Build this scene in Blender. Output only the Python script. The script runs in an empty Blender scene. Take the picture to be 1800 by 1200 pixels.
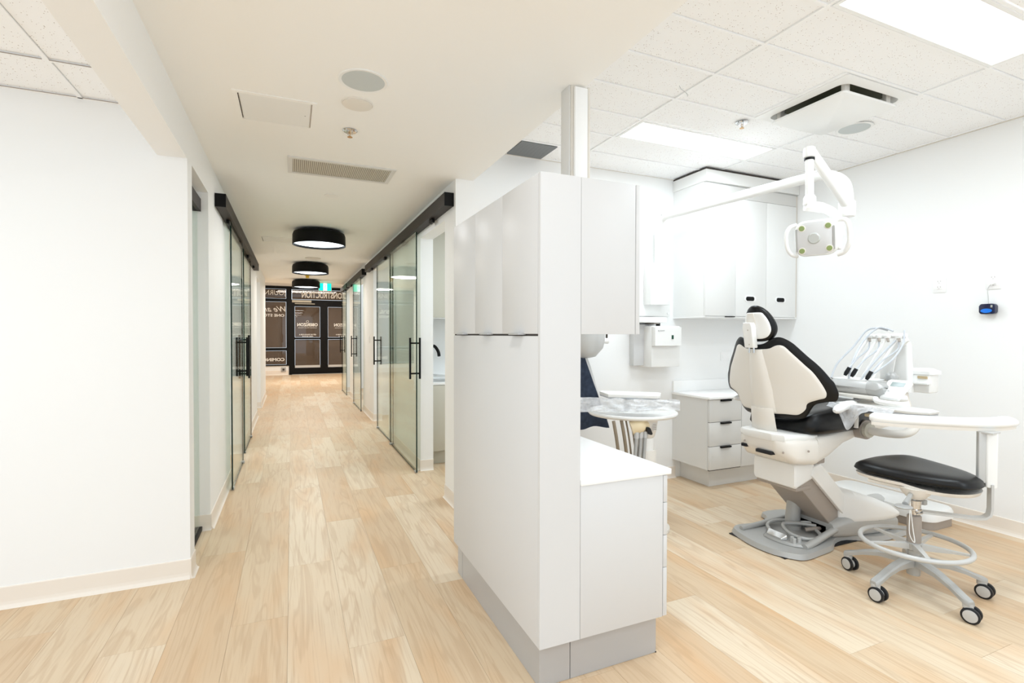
import bpy, bmesh, math, random
from mathutils import Vector, Matrix, noise
random.seed(7)
S = bpy.context.scene
COL = S.collection
PI = math.pi

# ---------------------------------------------------------------- camera
cd = bpy.data.cameras.new('camera'); cam = bpy.data.objects.new('camera', cd); COL.objects.link(cam)
YAW, PIT, ROL, HC = 0.4104, -0.0146, 0.0014, 1.275
F = Vector((math.sin(YAW)*math.cos(PIT), math.cos(YAW)*math.cos(PIT), math.sin(PIT)))
R0 = Vector((math.cos(YAW), -math.sin(YAW), 0)); U0 = R0.cross(F)
R = R0*math.cos(ROL)+U0*math.sin(ROL); U = -R0*math.sin(ROL)+U0*math.cos(ROL)
M = Matrix((R, U, -F)).transposed().to_4x4(); M.translation = (0, 0, HC)
cam.matrix_world = M
cd.sensor_width = 36; cd.lens = 36*890.94/1800; cd.clip_start = .05; cd.clip_end = 100
S.camera = cam

# ---------------------------------------------------------------- world, light, exposure
w = bpy.data.worlds.new('world'); S.world = w; w.use_nodes = True
bg = w.node_tree.nodes['Background']; bg.inputs[0].default_value = (0.83, 0.925, 1.0, 1); bg.inputs[1].default_value = .76
S.view_settings.view_transform = 'Standard'; S.view_settings.look = 'None'
S.view_settings.gamma = 1; S.view_settings.use_curve_mapping = False
S.view_settings.exposure = 0.85
S.cycles.max_bounces = 10; S.cycles.diffuse_bounces = 6; S.cycles.glossy_bounces = 4
S.cycles.transparent_max_bounces = 12; S.cycles.sample_clamp_indirect = 6
S.cycles.use_denoising = True

def area(name, loc, sx, sy, power, col=(.80, .915, 1), rot=(0, 0, 0)):
    l = bpy.data.lights.new(name, 'AREA'); l.shape = 'RECTANGLE'; l.size = sx; l.size_y = sy
    l.energy = power; l.color = col
    o = bpy.data.objects.new(name, l); COL.objects.link(o); o.location = loc; o.rotation_euler = rot
    return o
def spot_down(name, loc, r, power, col=(1, .97, .92)):
    l = bpy.data.lights.new(name, 'AREA'); l.shape = 'DISK'; l.size = r; l.energy = power; l.color = col
    o = bpy.data.objects.new(name, l); COL.objects.link(o); o.location = loc
    return o
area('panel_and_fill', (2.66, 2.80, 2.60), 1.15, .26, 9)
area('panel_and_fill', (2.66, 1.275, 2.60), 1.15, .26, 9)
area('panel_and_fill', (2.66, -0.30, 2.60), 1.15, .26, 9)  # unseen lamp behind the camera, added to brighten the treatment room
area('panel_and_fill', (-1.6, 1.2, 2.37), .3, 1.15, 9)  # added fill lamp out of view over the left bay, no fixture there
area('panel_and_fill', (-1.6, -0.6, 2.37), .3, 1.15, 9)  # second added bay fill, behind the camera
for k, y in enumerate((5.95, 8.75, 11.3)):
    spot_down('drum_light', (.285, y, 2.245), 0.46, 6, (1, .93, .84))
spot_down('downlight_and_fill', (.303, 4.41, 2.385), .08, 4, (.95, .97, 1))
spot_down('downlight_and_fill', (.303, 0.9, 2.385), .08, 4, (.95, .97, 1))  # out-of-view lamp added to lift the near corridor, no fixture modelled
spot_down('downlight_and_fill', (.303, -0.9, 2.385), .08, 4, (.95, .97, 1))  # same added corridor fill, behind the camera
area('side_room_light', (2.3, 4.2, 2.34), .9, .3, 11)
area('side_room_light', (-1.6, 4.6, 2.34), .9, .3, 11)
area('side_room_light', (2.3, 6.9, 2.34), .9, .3, 12)
area('side_room_light', (-1.6, 7.4, 2.34), .9, .3, 12)
area('lobby_light', (.5, 14.6, 2.78), 2.0, 1.0, 56, (1, .95, .88))

# ---------------------------------------------------------------- materials
def lin(c):
    c = c/255
    return c/12.92 if c <= .04045 else ((c+.055)/1.055)**2.4
def rgb(r, g, b): return (lin(r), lin(g), lin(b), 1)
MATS = {}
def mat(name, col, rough=.5, metal=0, spec=.5, emit=None, es=0, bump=0, bscale=40, coat=0, var=0):
    m = bpy.data.materials.new(name); m.use_nodes = True; nt = m.node_tree; b = nt.nodes['Principled BSDF']
    b.inputs['Base Color'].default_value = col; b.inputs['Roughness'].default_value = rough
    b.inputs['Metallic'].default_value = metal; b.inputs['Specular IOR Level'].default_value = spec
    b.inputs['Coat Weight'].default_value = coat
    if emit: b.inputs['Emission Color'].default_value = emit; b.inputs['Emission Strength'].default_value = es
    if bump or var:
        tc = nt.nodes.new('ShaderNodeTexCoord'); n = nt.nodes.new('ShaderNodeTexNoise'); n.inputs['Scale'].default_value = bscale
        n.inputs['Detail'].default_value = 4
        nt.links.new(tc.outputs['Object'], n.inputs['Vector'])
        if bump:
            bp = nt.nodes.new('ShaderNodeBump'); bp.inputs['Strength'].default_value = bump; bp.inputs['Distance'].default_value = .003
            nt.links.new(n.outputs['Fac'], bp.inputs['Height']); nt.links.new(bp.outputs[0], b.inputs['Normal'])
        if var:
            cr = nt.nodes.new('ShaderNodeValToRGB')
            cr.color_ramp.elements[0].position = .3; cr.color_ramp.elements[1].position = .7
            cr.color_ramp.elements[0].color = tuple(x*(1-var) for x in col[:3])+(1,); cr.color_ramp.elements[1].color = col
            nt.links.new(n.outputs['Fac'], cr.inputs[0]); nt.links.new(cr.outputs[0], b.inputs['Base Color'])
    MATS[name] = m; return m
wall_m = mat('wall_paint', rgb(246, 246, 245), .6, bump=.05, bscale=250)
ceil_m = mat('ceiling_paint', rgb(250, 249, 246), .7, bump=.05, bscale=200)
cove_m = mat('vinyl_baseboard', rgb(240, 231, 220), .45, bump=.02)
lam_m = mat('cabinet_laminate', rgb(216, 216, 216), .42, bump=.02, bscale=300)
lam2_m = mat('cabinet_laminate_warm', rgb(222, 221, 218), .42, bump=.02, bscale=300)
top_m = mat('solid_surface', rgb(250, 250, 249), .3, bump=.01)
kick_m = mat('brushed_kick', rgb(190, 191, 193), .3, .3, bump=.02, bscale=90)
dark_m = mat('shadow_gap', rgb(60, 52, 46), .6, bump=.02)
black_m = mat('black_metal', rgb(7, 7, 7), .5, 0, .2, bump=.02, bscale=300)
bronze_m = mat('bronze_rail', rgb(40, 33, 28), .5, 0, .25, bump=.02, bscale=300)
wht_m = mat('white_plastic', rgb(243, 243, 241), .28, bump=.01)
ivory_m = mat('ivory_plastic', rgb(234, 229, 221), .35, bump=.01)
grey_m = mat('grey_metal_paint', rgb(178, 178, 176), .32, .15, bump=.015, bscale=200)
ltgrey_m = mat('light_grey_metal', rgb(200, 200, 198), .3, .1, bump=.015, bscale=200)
taupe_m = mat('taupe_plastic', rgb(165, 155, 146), .45, bump=.02)
chrome_m = mat('chrome', rgb(215, 215, 215), .12, 1, bump=.01)
leather_m = mat('black_upholstery', rgb(5, 5, 6), .36, spec=.35, bump=.10, bscale=220)
rubber_m = mat('black_rubber', rgb(12, 14, 20), .5, bump=.02)
hose_m = mat('grey_hose', rgb(196, 200, 206), .4, bump=.02)
brhose_m = mat('taupe_hose', rgb(140, 126, 106), .5, bump=.02)
yel_m = mat('yellowed_cover', rgb(232, 214, 178), .4, bump=.02)
apron_m = mat('denim_blue_vinyl', rgb(72, 86, 110), .6, bump=.3, bscale=30, var=.45)
blue_m = mat('blue_plastic', rgb(20, 120, 230), .15, bump=.02)
navy_m = mat('navy_shell', rgb(16, 24, 60), .12, bump=.02)
lcd_m = mat('lcd_screen', rgb(128, 142, 138), .2, bump=.01)
tan_m = mat('tan_window', rgb(196, 176, 140), .4, bump=.01)
green_m = mat('green_window', rgb(16, 74, 50), .2, bump=.01)
lens_m = mat('green_lens', rgb(142, 158, 100), .1, bump=.02)
lensglass_m = mat('grey_lens', rgb(196, 198, 194), .12, bump=.02)
speaker_m = mat('speaker_mesh', rgb(200, 206, 206), .6)
grille_m = mat('grille_metal', rgb(216, 214, 202), .5, .2, bump=.02)
darkgrille_m = mat('dark_grille_metal', rgb(140, 143, 144), .5, .2, bump=.02)
brass_m = mat('brass', rgb(200, 160, 110), .3, .8, bump=.01)
yellow_m = mat('yellow_cap', rgb(220, 185, 60), .5, bump=.01)
paper_m = mat('brown_paper', rgb(98, 78, 60), .75, bscale=3, var=.10)
letter_m = mat('white_vinyl_letters', rgb(240, 236, 230), .5, bump=.01)
inside_m = mat('dark_interior', rgb(84, 84, 62), .7, bump=.02)
panel_m = mat('panel_diffuser', rgb(255, 255, 255), .5, emit=(1, 1, 1, 1), es=1.6)
lampglow_m = mat('lamp_diffuser', rgb(240, 246, 255), .4, emit=(.82, .93, 1, 1), es=1.8)
down_m = mat('downlight_lens', rgb(255, 255, 255), .4, emit=(1, 1, 1, 1), es=4)
exitg_m = mat('exit_green', rgb(0, 190, 140), .4, emit=(0, .75, .5, 1), es=.9)
exitw_m = mat('exit_white', rgb(240, 255, 250), .4, emit=(.85, 1, .95, 1), es=.9)
trimb_m = mat('warm_trim', rgb(224, 218, 208), .5, bump=.02)
greige_m = mat('greige_laminate', rgb(200, 196, 182), .5, bump=.02)
outlet_m = mat('outlet_plastic', rgb(250, 249, 248), .35, bump=.01)

lam3_m = mat('far_cabinet_laminate', rgb(240, 240, 238), .42, bump=.02, bscale=300)
def glass(name, tint, edge=.0, base=.06, rough=0.0, mult=1.0):
    m = bpy.data.materials.new(name); m.use_nodes = True; nt = m.node_tree; nt.nodes.clear()
    o = nt.nodes.new('ShaderNodeOutputMaterial'); t = nt.nodes.new('ShaderNodeBsdfTransparent'); g = nt.nodes.new('ShaderNodeBsdfGlossy')
    mx = nt.nodes.new('ShaderNodeMixShader'); fr = nt.nodes.new('ShaderNodeFresnel'); fr.inputs[0].default_value = 1.5
    t.inputs[0].default_value = tint; g.inputs['Roughness'].default_value = rough; g.inputs[0].default_value = (1, 1, 1, 1)
    ml = nt.nodes.new('ShaderNodeMath'); ml.operation = 'MULTIPLY'; ml.inputs[1].default_value = mult
    nt.links.new(fr.outputs[0], ml.inputs[0])
    nt.links.new(ml.outputs[0], mx.inputs[0]); nt.links.new(t.outputs[0], mx.inputs[1]); nt.links.new(g.outputs[0], mx.inputs[2])
    nt.links.new(mx.outputs[0], o.inputs[0]); MATS[name] = m; return m
glass_m = glass('door_glass', (.93, .965, .94, 1), mult=.38)
shop_glass_m = glass('shop_glass', (.97, .97, .97, 1), mult=.7)
edge_m = mat('glass_edge', rgb(18, 44, 38), .1, bump=.01)
def film():
    m = bpy.data.materials.new('clear_film'); m.use_nodes = True; nt = m.node_tree; nt.nodes.clear()
    o = nt.nodes.new('ShaderNodeOutputMaterial'); t = nt.nodes.new('ShaderNodeBsdfTransparent'); g = nt.nodes.new('ShaderNodeBsdfPrincipled')
    g.inputs['Base Color'].default_value = rgb(250, 251, 253); g.inputs['Roughness'].default_value = .15
    mx = nt.nodes.new('ShaderNodeMixShader'); n = nt.nodes.new('ShaderNodeTexNoise'); n.inputs['Scale'].default_value = 22; n.inputs['Detail'].default_value = 4
    tc = nt.nodes.new('ShaderNodeTexCoord'); cr = nt.nodes.new('ShaderNodeMapRange')
    cr.inputs[1].default_value = .3; cr.inputs[2].default_value = .7; cr.inputs[3].default_value = .45; cr.inputs[4].default_value = .9
    nt.links.new(tc.outputs['Object'], n.inputs['Vector']); nt.links.new(n.outputs['Fac'], cr.inputs[0]); nt.links.new(cr.outputs[0], mx.inputs[0])
    bp = nt.nodes.new('ShaderNodeBump'); bp.inputs['Strength'].default_value = .3; bp.inputs['Distance'].default_value = .01
    nt.links.new(n.outputs['Fac'], bp.inputs['Height']); nt.links.new(bp.outputs[0], g.inputs['Normal'])
    nt.links.new(t.outputs[0], mx.inputs[1]); nt.links.new(g.outputs[0], mx.inputs[2]); nt.links.new(mx.outputs[0], o.inputs[0])
    return m
film_m = film()

def wood(name, island):
    m = bpy.data.materials.new(name); m.use_nodes = True; nt = m.node_tree; N = nt.nodes; L = nt.links; b = N['Principled BSDF']
    tc = N.new('ShaderNodeTexCoord')
    if island:
        gi = N.new('ShaderNodeNewGeometry'); rnd = gi.outputs['Random Per Island']
    else:
        oi = N.new('ShaderNodeObjectInfo'); rnd = oi.outputs['Random']
    off = N.new('ShaderNodeMath'); off.operation = 'MULTIPLY'; off.inputs[1].default_value = 60; L.new(rnd, off.inputs[0])
    cb = N.new('ShaderNodeCombineXYZ'); L.new(off.outputs[0], cb.inputs[0]); L.new(off.outputs[0], cb.inputs[2])
    ad = N.new('ShaderNodeVectorMath'); ad.operation = 'ADD'; L.new(tc.outputs['Object'], ad.inputs[0]); L.new(cb.outputs[0], ad.inputs[1])
    mp = N.new('ShaderNodeMapping'); mp.inputs['Scale'].default_value = (9, .9, 1); L.new(ad.outputs[0], mp.inputs[0])
    big = N.new('ShaderNodeTexNoise'); big.inputs['Scale'].default_value = 1.0; big.inputs['Detail'].default_value = 3; big.inputs['Distortion'].default_value = .6; L.new(mp.outputs[0], big.inputs['Vector'])
    # cathedral rings: bands of a slow noise
    mr = N.new('ShaderNodeMath'); mr.operation = 'MULTIPLY'; mr.inputs[1].default_value = 34; L.new(big.outputs['Fac'], mr.inputs[0])
    sn = N.new('ShaderNodeMath'); sn.operation = 'SINE'; L.new(mr.outputs[0], sn.inputs[0])
    mp2 = N.new('ShaderNodeMapping'); mp2.inputs['Scale'].default_value = (130, 3.5, 1); L.new(ad.outputs[0], mp2.inputs[0])
    fine = N.new('ShaderNodeTexNoise'); fine.inputs['Scale'].default_value = 1; fine.inputs['Detail'].default_value = 4; L.new(mp2.outputs[0], fine.inputs['Vector'])
    mp3 = N.new('ShaderNodeMapping'); mp3.inputs['Scale'].default_value = (5, 1.1, 1); L.new(ad.outputs[0], mp3.inputs[0])
    blot = N.new('ShaderNodeTexNoise'); blot.inputs['Scale'].default_value = 1.3; blot.inputs['Detail'].default_value = 2; L.new(mp3.outputs[0], blot.inputs['Vector'])
    # plank tone
    cr = N.new('ShaderNodeValToRGB'); cr.color_ramp.elements[0].color = rgb(213, 187, 155); cr.color_ramp.elements[1].color = rgb(228, 211, 186)
    cr.color_ramp.elements[0].position = .1; cr.color_ramp.elements[1].position = .9
    e = cr.color_ramp.elements.new(.45); e.color = rgb(217, 195, 165)
    L.new(rnd, cr.inputs[0])
    mxb = N.new('ShaderNodeMixRGB'); mxb.blend_type = 'MIX'; mxb.inputs[2].default_value = rgb(214, 172, 126)
    rb = N.new('ShaderNodeMapRange'); rb.inputs[1].default_value = .48; rb.inputs[2].default_value = .72; rb.inputs[3].default_value = 0; rb.inputs[4].default_value = .6
    L.new(blot.outputs['Fac'], rb.inputs[0]); L.new(rb.outputs[0], mxb.inputs[0]); L.new(cr.outputs[0], mxb.inputs[1])
    mxr = N.new('ShaderNodeMixRGB'); mxr.inputs[2].default_value = rgb(186, 152, 116)
    rr = N.new('ShaderNodeMapRange'); rr.inputs[1].default_value = .45; rr.inputs[2].default_value = 1; rr.inputs[3].default_value = 0; rr.inputs[4].default_value = .30
    L.new(sn.outputs[0], rr.inputs[0]); L.new(rr.outputs[0], mxr.inputs[0]); L.new(mxb.outputs[0], mxr.inputs[1])
    mxf = N.new('ShaderNodeMixRGB'); mxf.inputs[2].default_value = rgb(190, 156, 120)
    rf = N.new('ShaderNodeMapRange'); rf.inputs[1].default_value = .5; rf.inputs[2].default_value = .75; rf.inputs[3].default_value = 0; rf.inputs[4].default_value = .45
    L.new(fine.outputs['Fac'], rf.inputs[0]); L.new(rf.outputs[0], mxf.inputs[0]); L.new(mxr.outputs[0], mxf.inputs[1])
    L.new(mxf.outputs[0], b.inputs['Base Color']); b.inputs['Roughness'].default_value = .42; b.inputs['Specular IOR Level'].default_value = .35
    bp = N.new('ShaderNodeBump'); bp.inputs['Strength'].default_value = .12; bp.inputs['Distance'].default_value = .001
    L.new(fine.outputs['Fac'], bp.inputs['Height']); L.new(bp.outputs[0], b.inputs['Normal'])
    return m
wood_m = wood('oak_plank', False); wood_far_m = wood('oak_plank_far', True)
joint_m = mat('floor_joint', rgb(188, 160, 128), .6, bump=.02)

def tile_mat():
    m = bpy.data.materials.new('acoustic_tile'); m.use_nodes = True; nt = m.node_tree; N = nt.nodes; L = nt.links; b = N['Principled BSDF']
    tc = N.new('ShaderNodeTexCoord'); v = N.new('ShaderNodeTexVoronoi'); v.inputs['Scale'].default_value = 100
    L.new(tc.outputs['Object'], v.inputs['Vector'])
    n = N.new('ShaderNodeTexNoise'); n.inputs['Scale'].default_value = 60; L.new(tc.outputs['Object'], n.inputs['Vector'])
    sb = N.new('ShaderNodeMath'); sb.operation = 'MULTIPLY'; L.new(n.outputs['Fac'], sb.inputs[0]); sb.inputs[1].default_value = .34
    lt = N.new('ShaderNodeMath'); lt.operation = 'LESS_THAN'; L.new(v.outputs['Distance'], lt.inputs[0]); L.new(sb.outputs[0], lt.inputs[1])
    gate = N.new('ShaderNodeMath'); gate.operation = 'GREATER_THAN'; gate.inputs[1].default_value = .5
    sep = N.new('ShaderNodeSeparateColor'); L.new(v.outputs['Color'], sep.inputs[0]); L.new(sep.outputs[0], gate.inputs[0])
    an = N.new('ShaderNodeMath'); an.operation = 'MULTIPLY'; L.new(lt.outputs[0], an.inputs[0]); L.new(gate.outputs[0], an.inputs[1])
    mx = N.new('ShaderNodeMixRGB'); mx.inputs[1].default_value = rgb(252, 252, 252); mx.inputs[2].default_value = rgb(168, 152, 138); L.new(an.outputs[0], mx.inputs[0])
    L.new(mx.outputs[0], b.inputs['Base Color']); b.inputs['Roughness'].default_value = .9
    bp = N.new('ShaderNodeBump'); bp.inputs['Strength'].default_value = .3; bp.inputs['Distance'].default_value = .002; bp.invert = True
    L.new(an.outputs[0], bp.inputs['Height']); L.new(bp.outputs[0], b.inputs['Normal'])
    return m
tile_m = tile_mat()
grid_m = mat('grid_bar', rgb(252, 252, 252), .5, bump=.01)

# ---------------------------------------------------------------- helpers
def link(name, bm, m, parent=None, smooth=False, kind=None, angle=None):
    me = bpy.data.meshes.new(name)
    bmesh.ops.recalc_face_normals(bm, faces=bm.faces)
    bm.to_mesh(me); bm.free()
    for mm in (m if isinstance(m, (list, tuple)) else [m]): me.materials.append(mm)
    if smooth:
        for p in me.polygons: p.use_smooth = True
    o = bpy.data.objects.new(name, me); COL.objects.link(o)
    if smooth:
        me.set_sharp_from_angle(angle=angle or math.radians(40))
    if parent is not None:
        o.parent = parent; o.matrix_parent_inverse = Matrix.Translation(-parent.location) if parent.rotation_euler.z == 0 else parent.matrix_basis.inverted()
    if kind: o['kind'] = kind
    return o
def thing(name, label, cat, loc=(0, 0, 0), group=None):
    o = bpy.data.objects.new(name, None); COL.objects.link(o); o.location = loc; o.empty_display_size = .1
    o['label'] = label; o['category'] = cat
    if group: o['group'] = group
    return o
def tag(o, label, cat, group=None):
    o['label'] = label; o['category'] = cat
    if group: o['group'] = group
    return o
def BM(): return bmesh.new()
def abox(bm, x0, x1, y0, y1, z0, z1, bev=0, seg=2):
    vs = [bm.verts.new(p) for p in ((x0,y0,z0),(x1,y0,z0),(x1,y1,z0),(x0,y1,z0),(x0,y0,z1),(x1,y0,z1),(x1,y1,z1),(x0,y1,z1))]
    fs = [bm.faces.new([vs[i] for i in q]) for q in ((0,3,2,1),(4,5,6,7),(0,1,5,4),(1,2,6,5),(2,3,7,6),(3,0,4,7))]
    if bev:
        es = list({e for f in fs for e in f.edges})
        bmesh.ops.bevel(bm, geom=es, offset=bev, segments=seg, affect='EDGES', profile=.5)
    return bm
def box(name, x0, x1, y0, y1, z0, z1, m, parent=None, bev=0, seg=2, kind=None):
    return link(name, abox(BM(), x0, x1, y0, y1, z0, z1, bev, seg), m, parent, smooth=bev > 0, kind=kind)
def frame_of(d):
    d = d.normalized(); a = Vector((0, 0, 1)) if abs(d.z) < .95 else Vector((1, 0, 0))
    u = d.cross(a).normalized(); v = d.cross(u).normalized(); return u, v
def atube(bm, pts, r, n=12, cap=True, closed=False):
    pts = [Vector(p) for p in pts]; rr = r if isinstance(r, (list, tuple)) else [r]*len(pts)
    rings = []; pu = None
    L = len(pts)
    for i, p in enumerate(pts):
        if closed: d = pts[(i+1) % L]-pts[i-1]
        else: d = (pts[min(i+1, L-1)]-pts[max(i-1, 0)])
        d.normalize()
        if pu is None: u, v = frame_of(d)
        else:
            u = (pu-d*pu.dot(d))
            if u.length < 1e-4: u, v = frame_of(d)
            u.normalize(); v = d.cross(u)
        pu = u
        rings.append([bm.verts.new(p+(u*math.cos(2*PI*k/n)+v*math.sin(2*PI*k/n))*rr[i]) for k in range(n)])
    for i in range(L if closed else L-1):
        a, b = rings[i], rings[(i+1) % L]
        # closest start for closed sweep
        sh = 0
        if closed and i == L-1:
            sh = min(range(n), key=lambda s: (a[0].co-b[s].co).length)
        for k in range(n):
            bm.faces.new((a[k], a[(k+1) % n], b[(k+1+sh) % n], b[(k+sh) % n]))
    if cap and not closed:
        bm.faces.new(rings[0]); bm.faces.new(rings[-1])
    return bm
def tube(name, pts, r, m, parent=None, n=12, closed=False):
    return link(name, atube(BM(), pts, r, n, True, closed), m, parent, smooth=True)
def spl(pts, n=8, closed=False):
    P = [Vector(p) for p in pts]; out = []; L = len(P)
    rng = range(L if closed else L-1)
    for i in rng:
        p0 = P[i-1] if (closed or i > 0) else P[0]; p1 = P[i]; p2 = P[(i+1) % L]
        p3 = P[(i+2) % L] if (closed or i+2 < L) else P[-1]
        for k in range(n):
            t = k/n
            out.append(.5*((2*p1)+(-p0+p2)*t+(2*p0-5*p1+4*p2-p3)*t*t+(-p0+3*p1-3*p2+p3)*t**3))
    if not closed: out.append(P[-1])
    return out
def acyl(bm, p0, p1, r0, r1=None, n=24):
    r1 = r0 if r1 is None else r1
    return atube(bm, [p0, p1], [r0, r1], n)
def cyl(name, p0, p1, r0, m, parent=None, r1=None, n=24):
    return link(name, acyl(BM(), p0, p1, r0, r1, n), m, parent, smooth=True)
def alathe(bm, c, prof, n=32, axis=2):
    rings = []
    for (r, z) in prof:
        rg = []
        for k in range(n):
            a = 2*PI*k/n; q = [0, 0, 0]; q[(axis+1) % 3] = math.cos(a)*r; q[(axis+2) % 3] = math.sin(a)*r; q[axis] = z
            rg.append(bm.verts.new(Vector(c)+Vector(q)))
        rings.append(rg)
    for a, b in zip(rings, rings[1:]):
        for k in range(n): bm.faces.new((a[k], a[(k+1) % n], b[(k+1) % n], b[k]))
    bm.faces.new(rings[0]); bm.faces.new(rings[-1]); return bm
def lathe(name, c, prof, m, parent=None, n=32, axis=2):
    return link(name, alathe(BM(), c, prof, n, axis), m, parent, smooth=True)
def aloft(bm, secs, cap=True):
    rings = [[bm.verts.new(p) for p in s] for s in secs]; n = len(rings[0])
    for a, b in zip(rings, rings[1:]):
        for k in range(n): bm.faces.new((a[k], a[(k+1) % n], b[(k+1) % n], b[k]))
    if cap: bm.faces.new(rings[0]); bm.faces.new(rings[-1])
    return bm
def rrect(w, h, r, n=5):
    """rounded rectangle outline centred on 0"""
    pts = []
    for cx, cy, a0 in ((w/2-r, h/2-r, 0), (-w/2+r, h/2-r, 90), (-w/2+r, -h/2+r, 180), (w/2-r, -h/2+r, 270)):
        for k in range(n+1):
            a = math.radians(a0+90*k/n); pts.append((cx+r*math.cos(a), cy+r*math.sin(a)))
    return pts
def aprism(bm, pts2, f0, f1, bev=0):
    """outline pts2 mapped by f0 (one side) and f1 (other side)"""
    a = [bm.verts.new(f0(*p)) for p in pts2]; b = [bm.verts.new(f1(*p)) for p in pts2]; n = len(a)
    fa = bm.faces.new(a); fb = bm.faces.new(b)
    sd = [bm.faces.new((a[k], a[(k+1) % n], b[(k+1) % n], b[k])) for k in range(n)]
    if bev:
        es = list(set(fa.edges) | set(fb.edges))
        bmesh.ops.bevel(bm, geom=es, offset=bev, segments=3, affect='EDGES', profile=.5, clamp_overlap=True)
    return bm
def prism(name, pts2, f0, f1, m, parent=None, bev=0, smooth=None):
    return link(name, aprism(BM(), pts2, f0, f1, bev), m, parent, smooth=bev > 0 if smooth is None else smooth)
def pillow(name, outline, cen, fmap, prof_a, prof_b, m, parent=None, ks=(1, .97, .92, .84, .7, .5, .25), n_sub=4):
    """closed puffy plate: fmap(s,t,d); prof_a(k), prof_b(k) depth of either side at ring scale k"""
    o = spl([(p[0], p[1], 0) for p in outline], n_sub, True); bm = BM()
    def side(prof, skip):
        rg = []
        for k in ks:
            if k == 1 and skip is not None: rg.append(skip); continue
            rg.append([bm.verts.new(fmap(cen[0]+(q.x-cen[0])*k, cen[1]+(q.y-cen[1])*k, prof(k))) for q in o])
        for a, b in zip(rg, rg[1:]):
            for i in range(len(a)): bm.faces.new((a[i], a[(i+1) % len(a)], b[(i+1) % len(a)], b[i]))
        c = bm.verts.new(fmap(cen[0], cen[1], prof(0)))
        for i in range(len(o)): bm.faces.new((rg[-1][i], rg[-1][(i+1) % len(o)], c))
        return rg[0]
    r0 = side(prof_a, None); side(prof_b, r0)
    return link(name, bm, m, parent, smooth=True, angle=math.radians(60))
def mirror(half):
    """half outline from top centre round to bottom centre with s>=0 -> closed outline"""
    return [(s, t) for s, t in half]+[(-s, t) for s, t in reversed(half) if s > 1e-4]
def text_bm(txt, fmap, w, h, shear=0, bold=0, depth=.002):
    cu = bpy.data.curves.new('t', 'FONT'); cu.body = txt; cu.resolution_u = 3; cu.shear = shear; cu.offset = bold; cu.extrude = .5
    ob = bpy.data.objects.new('t', cu); COL.objects.link(ob); bpy.context.view_layer.update()
    me = bpy.data.meshes.new_from_object(ob); bpy.data.objects.remove(ob)
    xs = [v.co.x for v in me.vertices]; ys = [v.co.y for v in me.vertices]; x0, x1, y0, y1 = min(xs), max(xs), min(ys), max(ys)
    bm = BM(); bm.from_mesh(me); bpy.data.meshes.remove(me)
    for v in bm.verts:
        v.co = fmap((v.co.x-x0)/(x1-x0)*w, (v.co.y-y0)/(y1-y0)*h, v.co.z*2*depth)
    return bm

# ---------------------------------------------------------------- floor
PW, PL = .2286, 1.50
X0, X1, Y0, Y1 = -3.9, 4.196, -1.6, 17.25
floor = box('floor', X0, X1, Y0, Y1, -.06, -.012, joint_m, kind='structure')
rnd = random.Random(3)
known = {-1: 2.49-PL*2, 0: 3.01-PL*3, 1: 2.13-PL*2, 2: 2.79-PL*3, -2: 3.34-PL*3, 7: .4, 8: .9}
cells = []
i0 = math.floor((X0+.0205)/PW); i = i0
while -.0205+i*PW < X1:
    xa = max(X0, -.0205+i*PW); xb = min(X1, -.0205+(i+1)*PW)
    y = known.get(i, rnd.random()*PL)
    while y > Y0: y -= PL
    while y < Y1:
        ya, yb = max(Y0, y), min(Y1, y+PL)
        if yb-ya > .02 and xb-xa > .01: cells.append((xa, xb, ya, yb))
        y += PL
    i += 1
def vis(c):
    best = 0
    for fx in (0, .5, 1):
        for fy in (0, .25, .5, .75, 1):
            p = Vector((c[0]+(c[1]-c[0])*fx, c[2]+(c[3]-c[2])*fy, -HC)); z = p.dot(F)
            if z < .5: continue
            if abs(p.dot(R)/z) < 1.05 and p.dot(U)/z > -.72: best = max(best, (c[1]-c[0])*(c[3]-c[2])/z**3)
    if c[2] > 3.56 and (c[0] > 1.3 or c[1] < -.7): best *= .01
    if c[2] > 3.0 and c[1] < -.7: best *= .01
    return best
cells.sort(key=vis, reverse=True)
full = None
bmf = BM(); G = .0004
for k, (xa, xb, ya, yb) in enumerate(cells):
    if k < 280 and vis((xa, xb, ya, yb)) > 0:
        hx, hy = (xb-xa)/2-G, (yb-ya)/2-G
        if abs(hx*2+2*G-PW) < 1e-4 and abs(hy*2+2*G-PL) < 1e-4:
            if full is None:
                o = box('plank', -hx, hx, -hy, hy, -.012, 0, wood_m, None); full = o.data
            else:
                o = bpy.data.objects.new('plank', full); COL.objects.link(o)
        else:
            o = box('plank', -hx, hx, -hy, hy, -.012, 0, wood_m, None)
        o.parent = floor; o.location = ((xa+xb)/2, (ya+yb)/2, 0)
    else:
        abox(bmf, xa+G, xb-G, ya+G, yb-G, -.012, 0)
link('plank_field', bmf, wood_far_m, floor, kind='stuff')

# ---------------------------------------------------------------- walls
ZC, ZR = 2.405, 2.639
def wall(name, boxes, m=wall_m):
    bm = BM()
    for b in boxes: abox(bm, *b)
    return link(name, bm, m, None, kind='structure')
XL, XR, XRW, YB = -.49, 1.10, 4.196, 3.56
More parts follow.
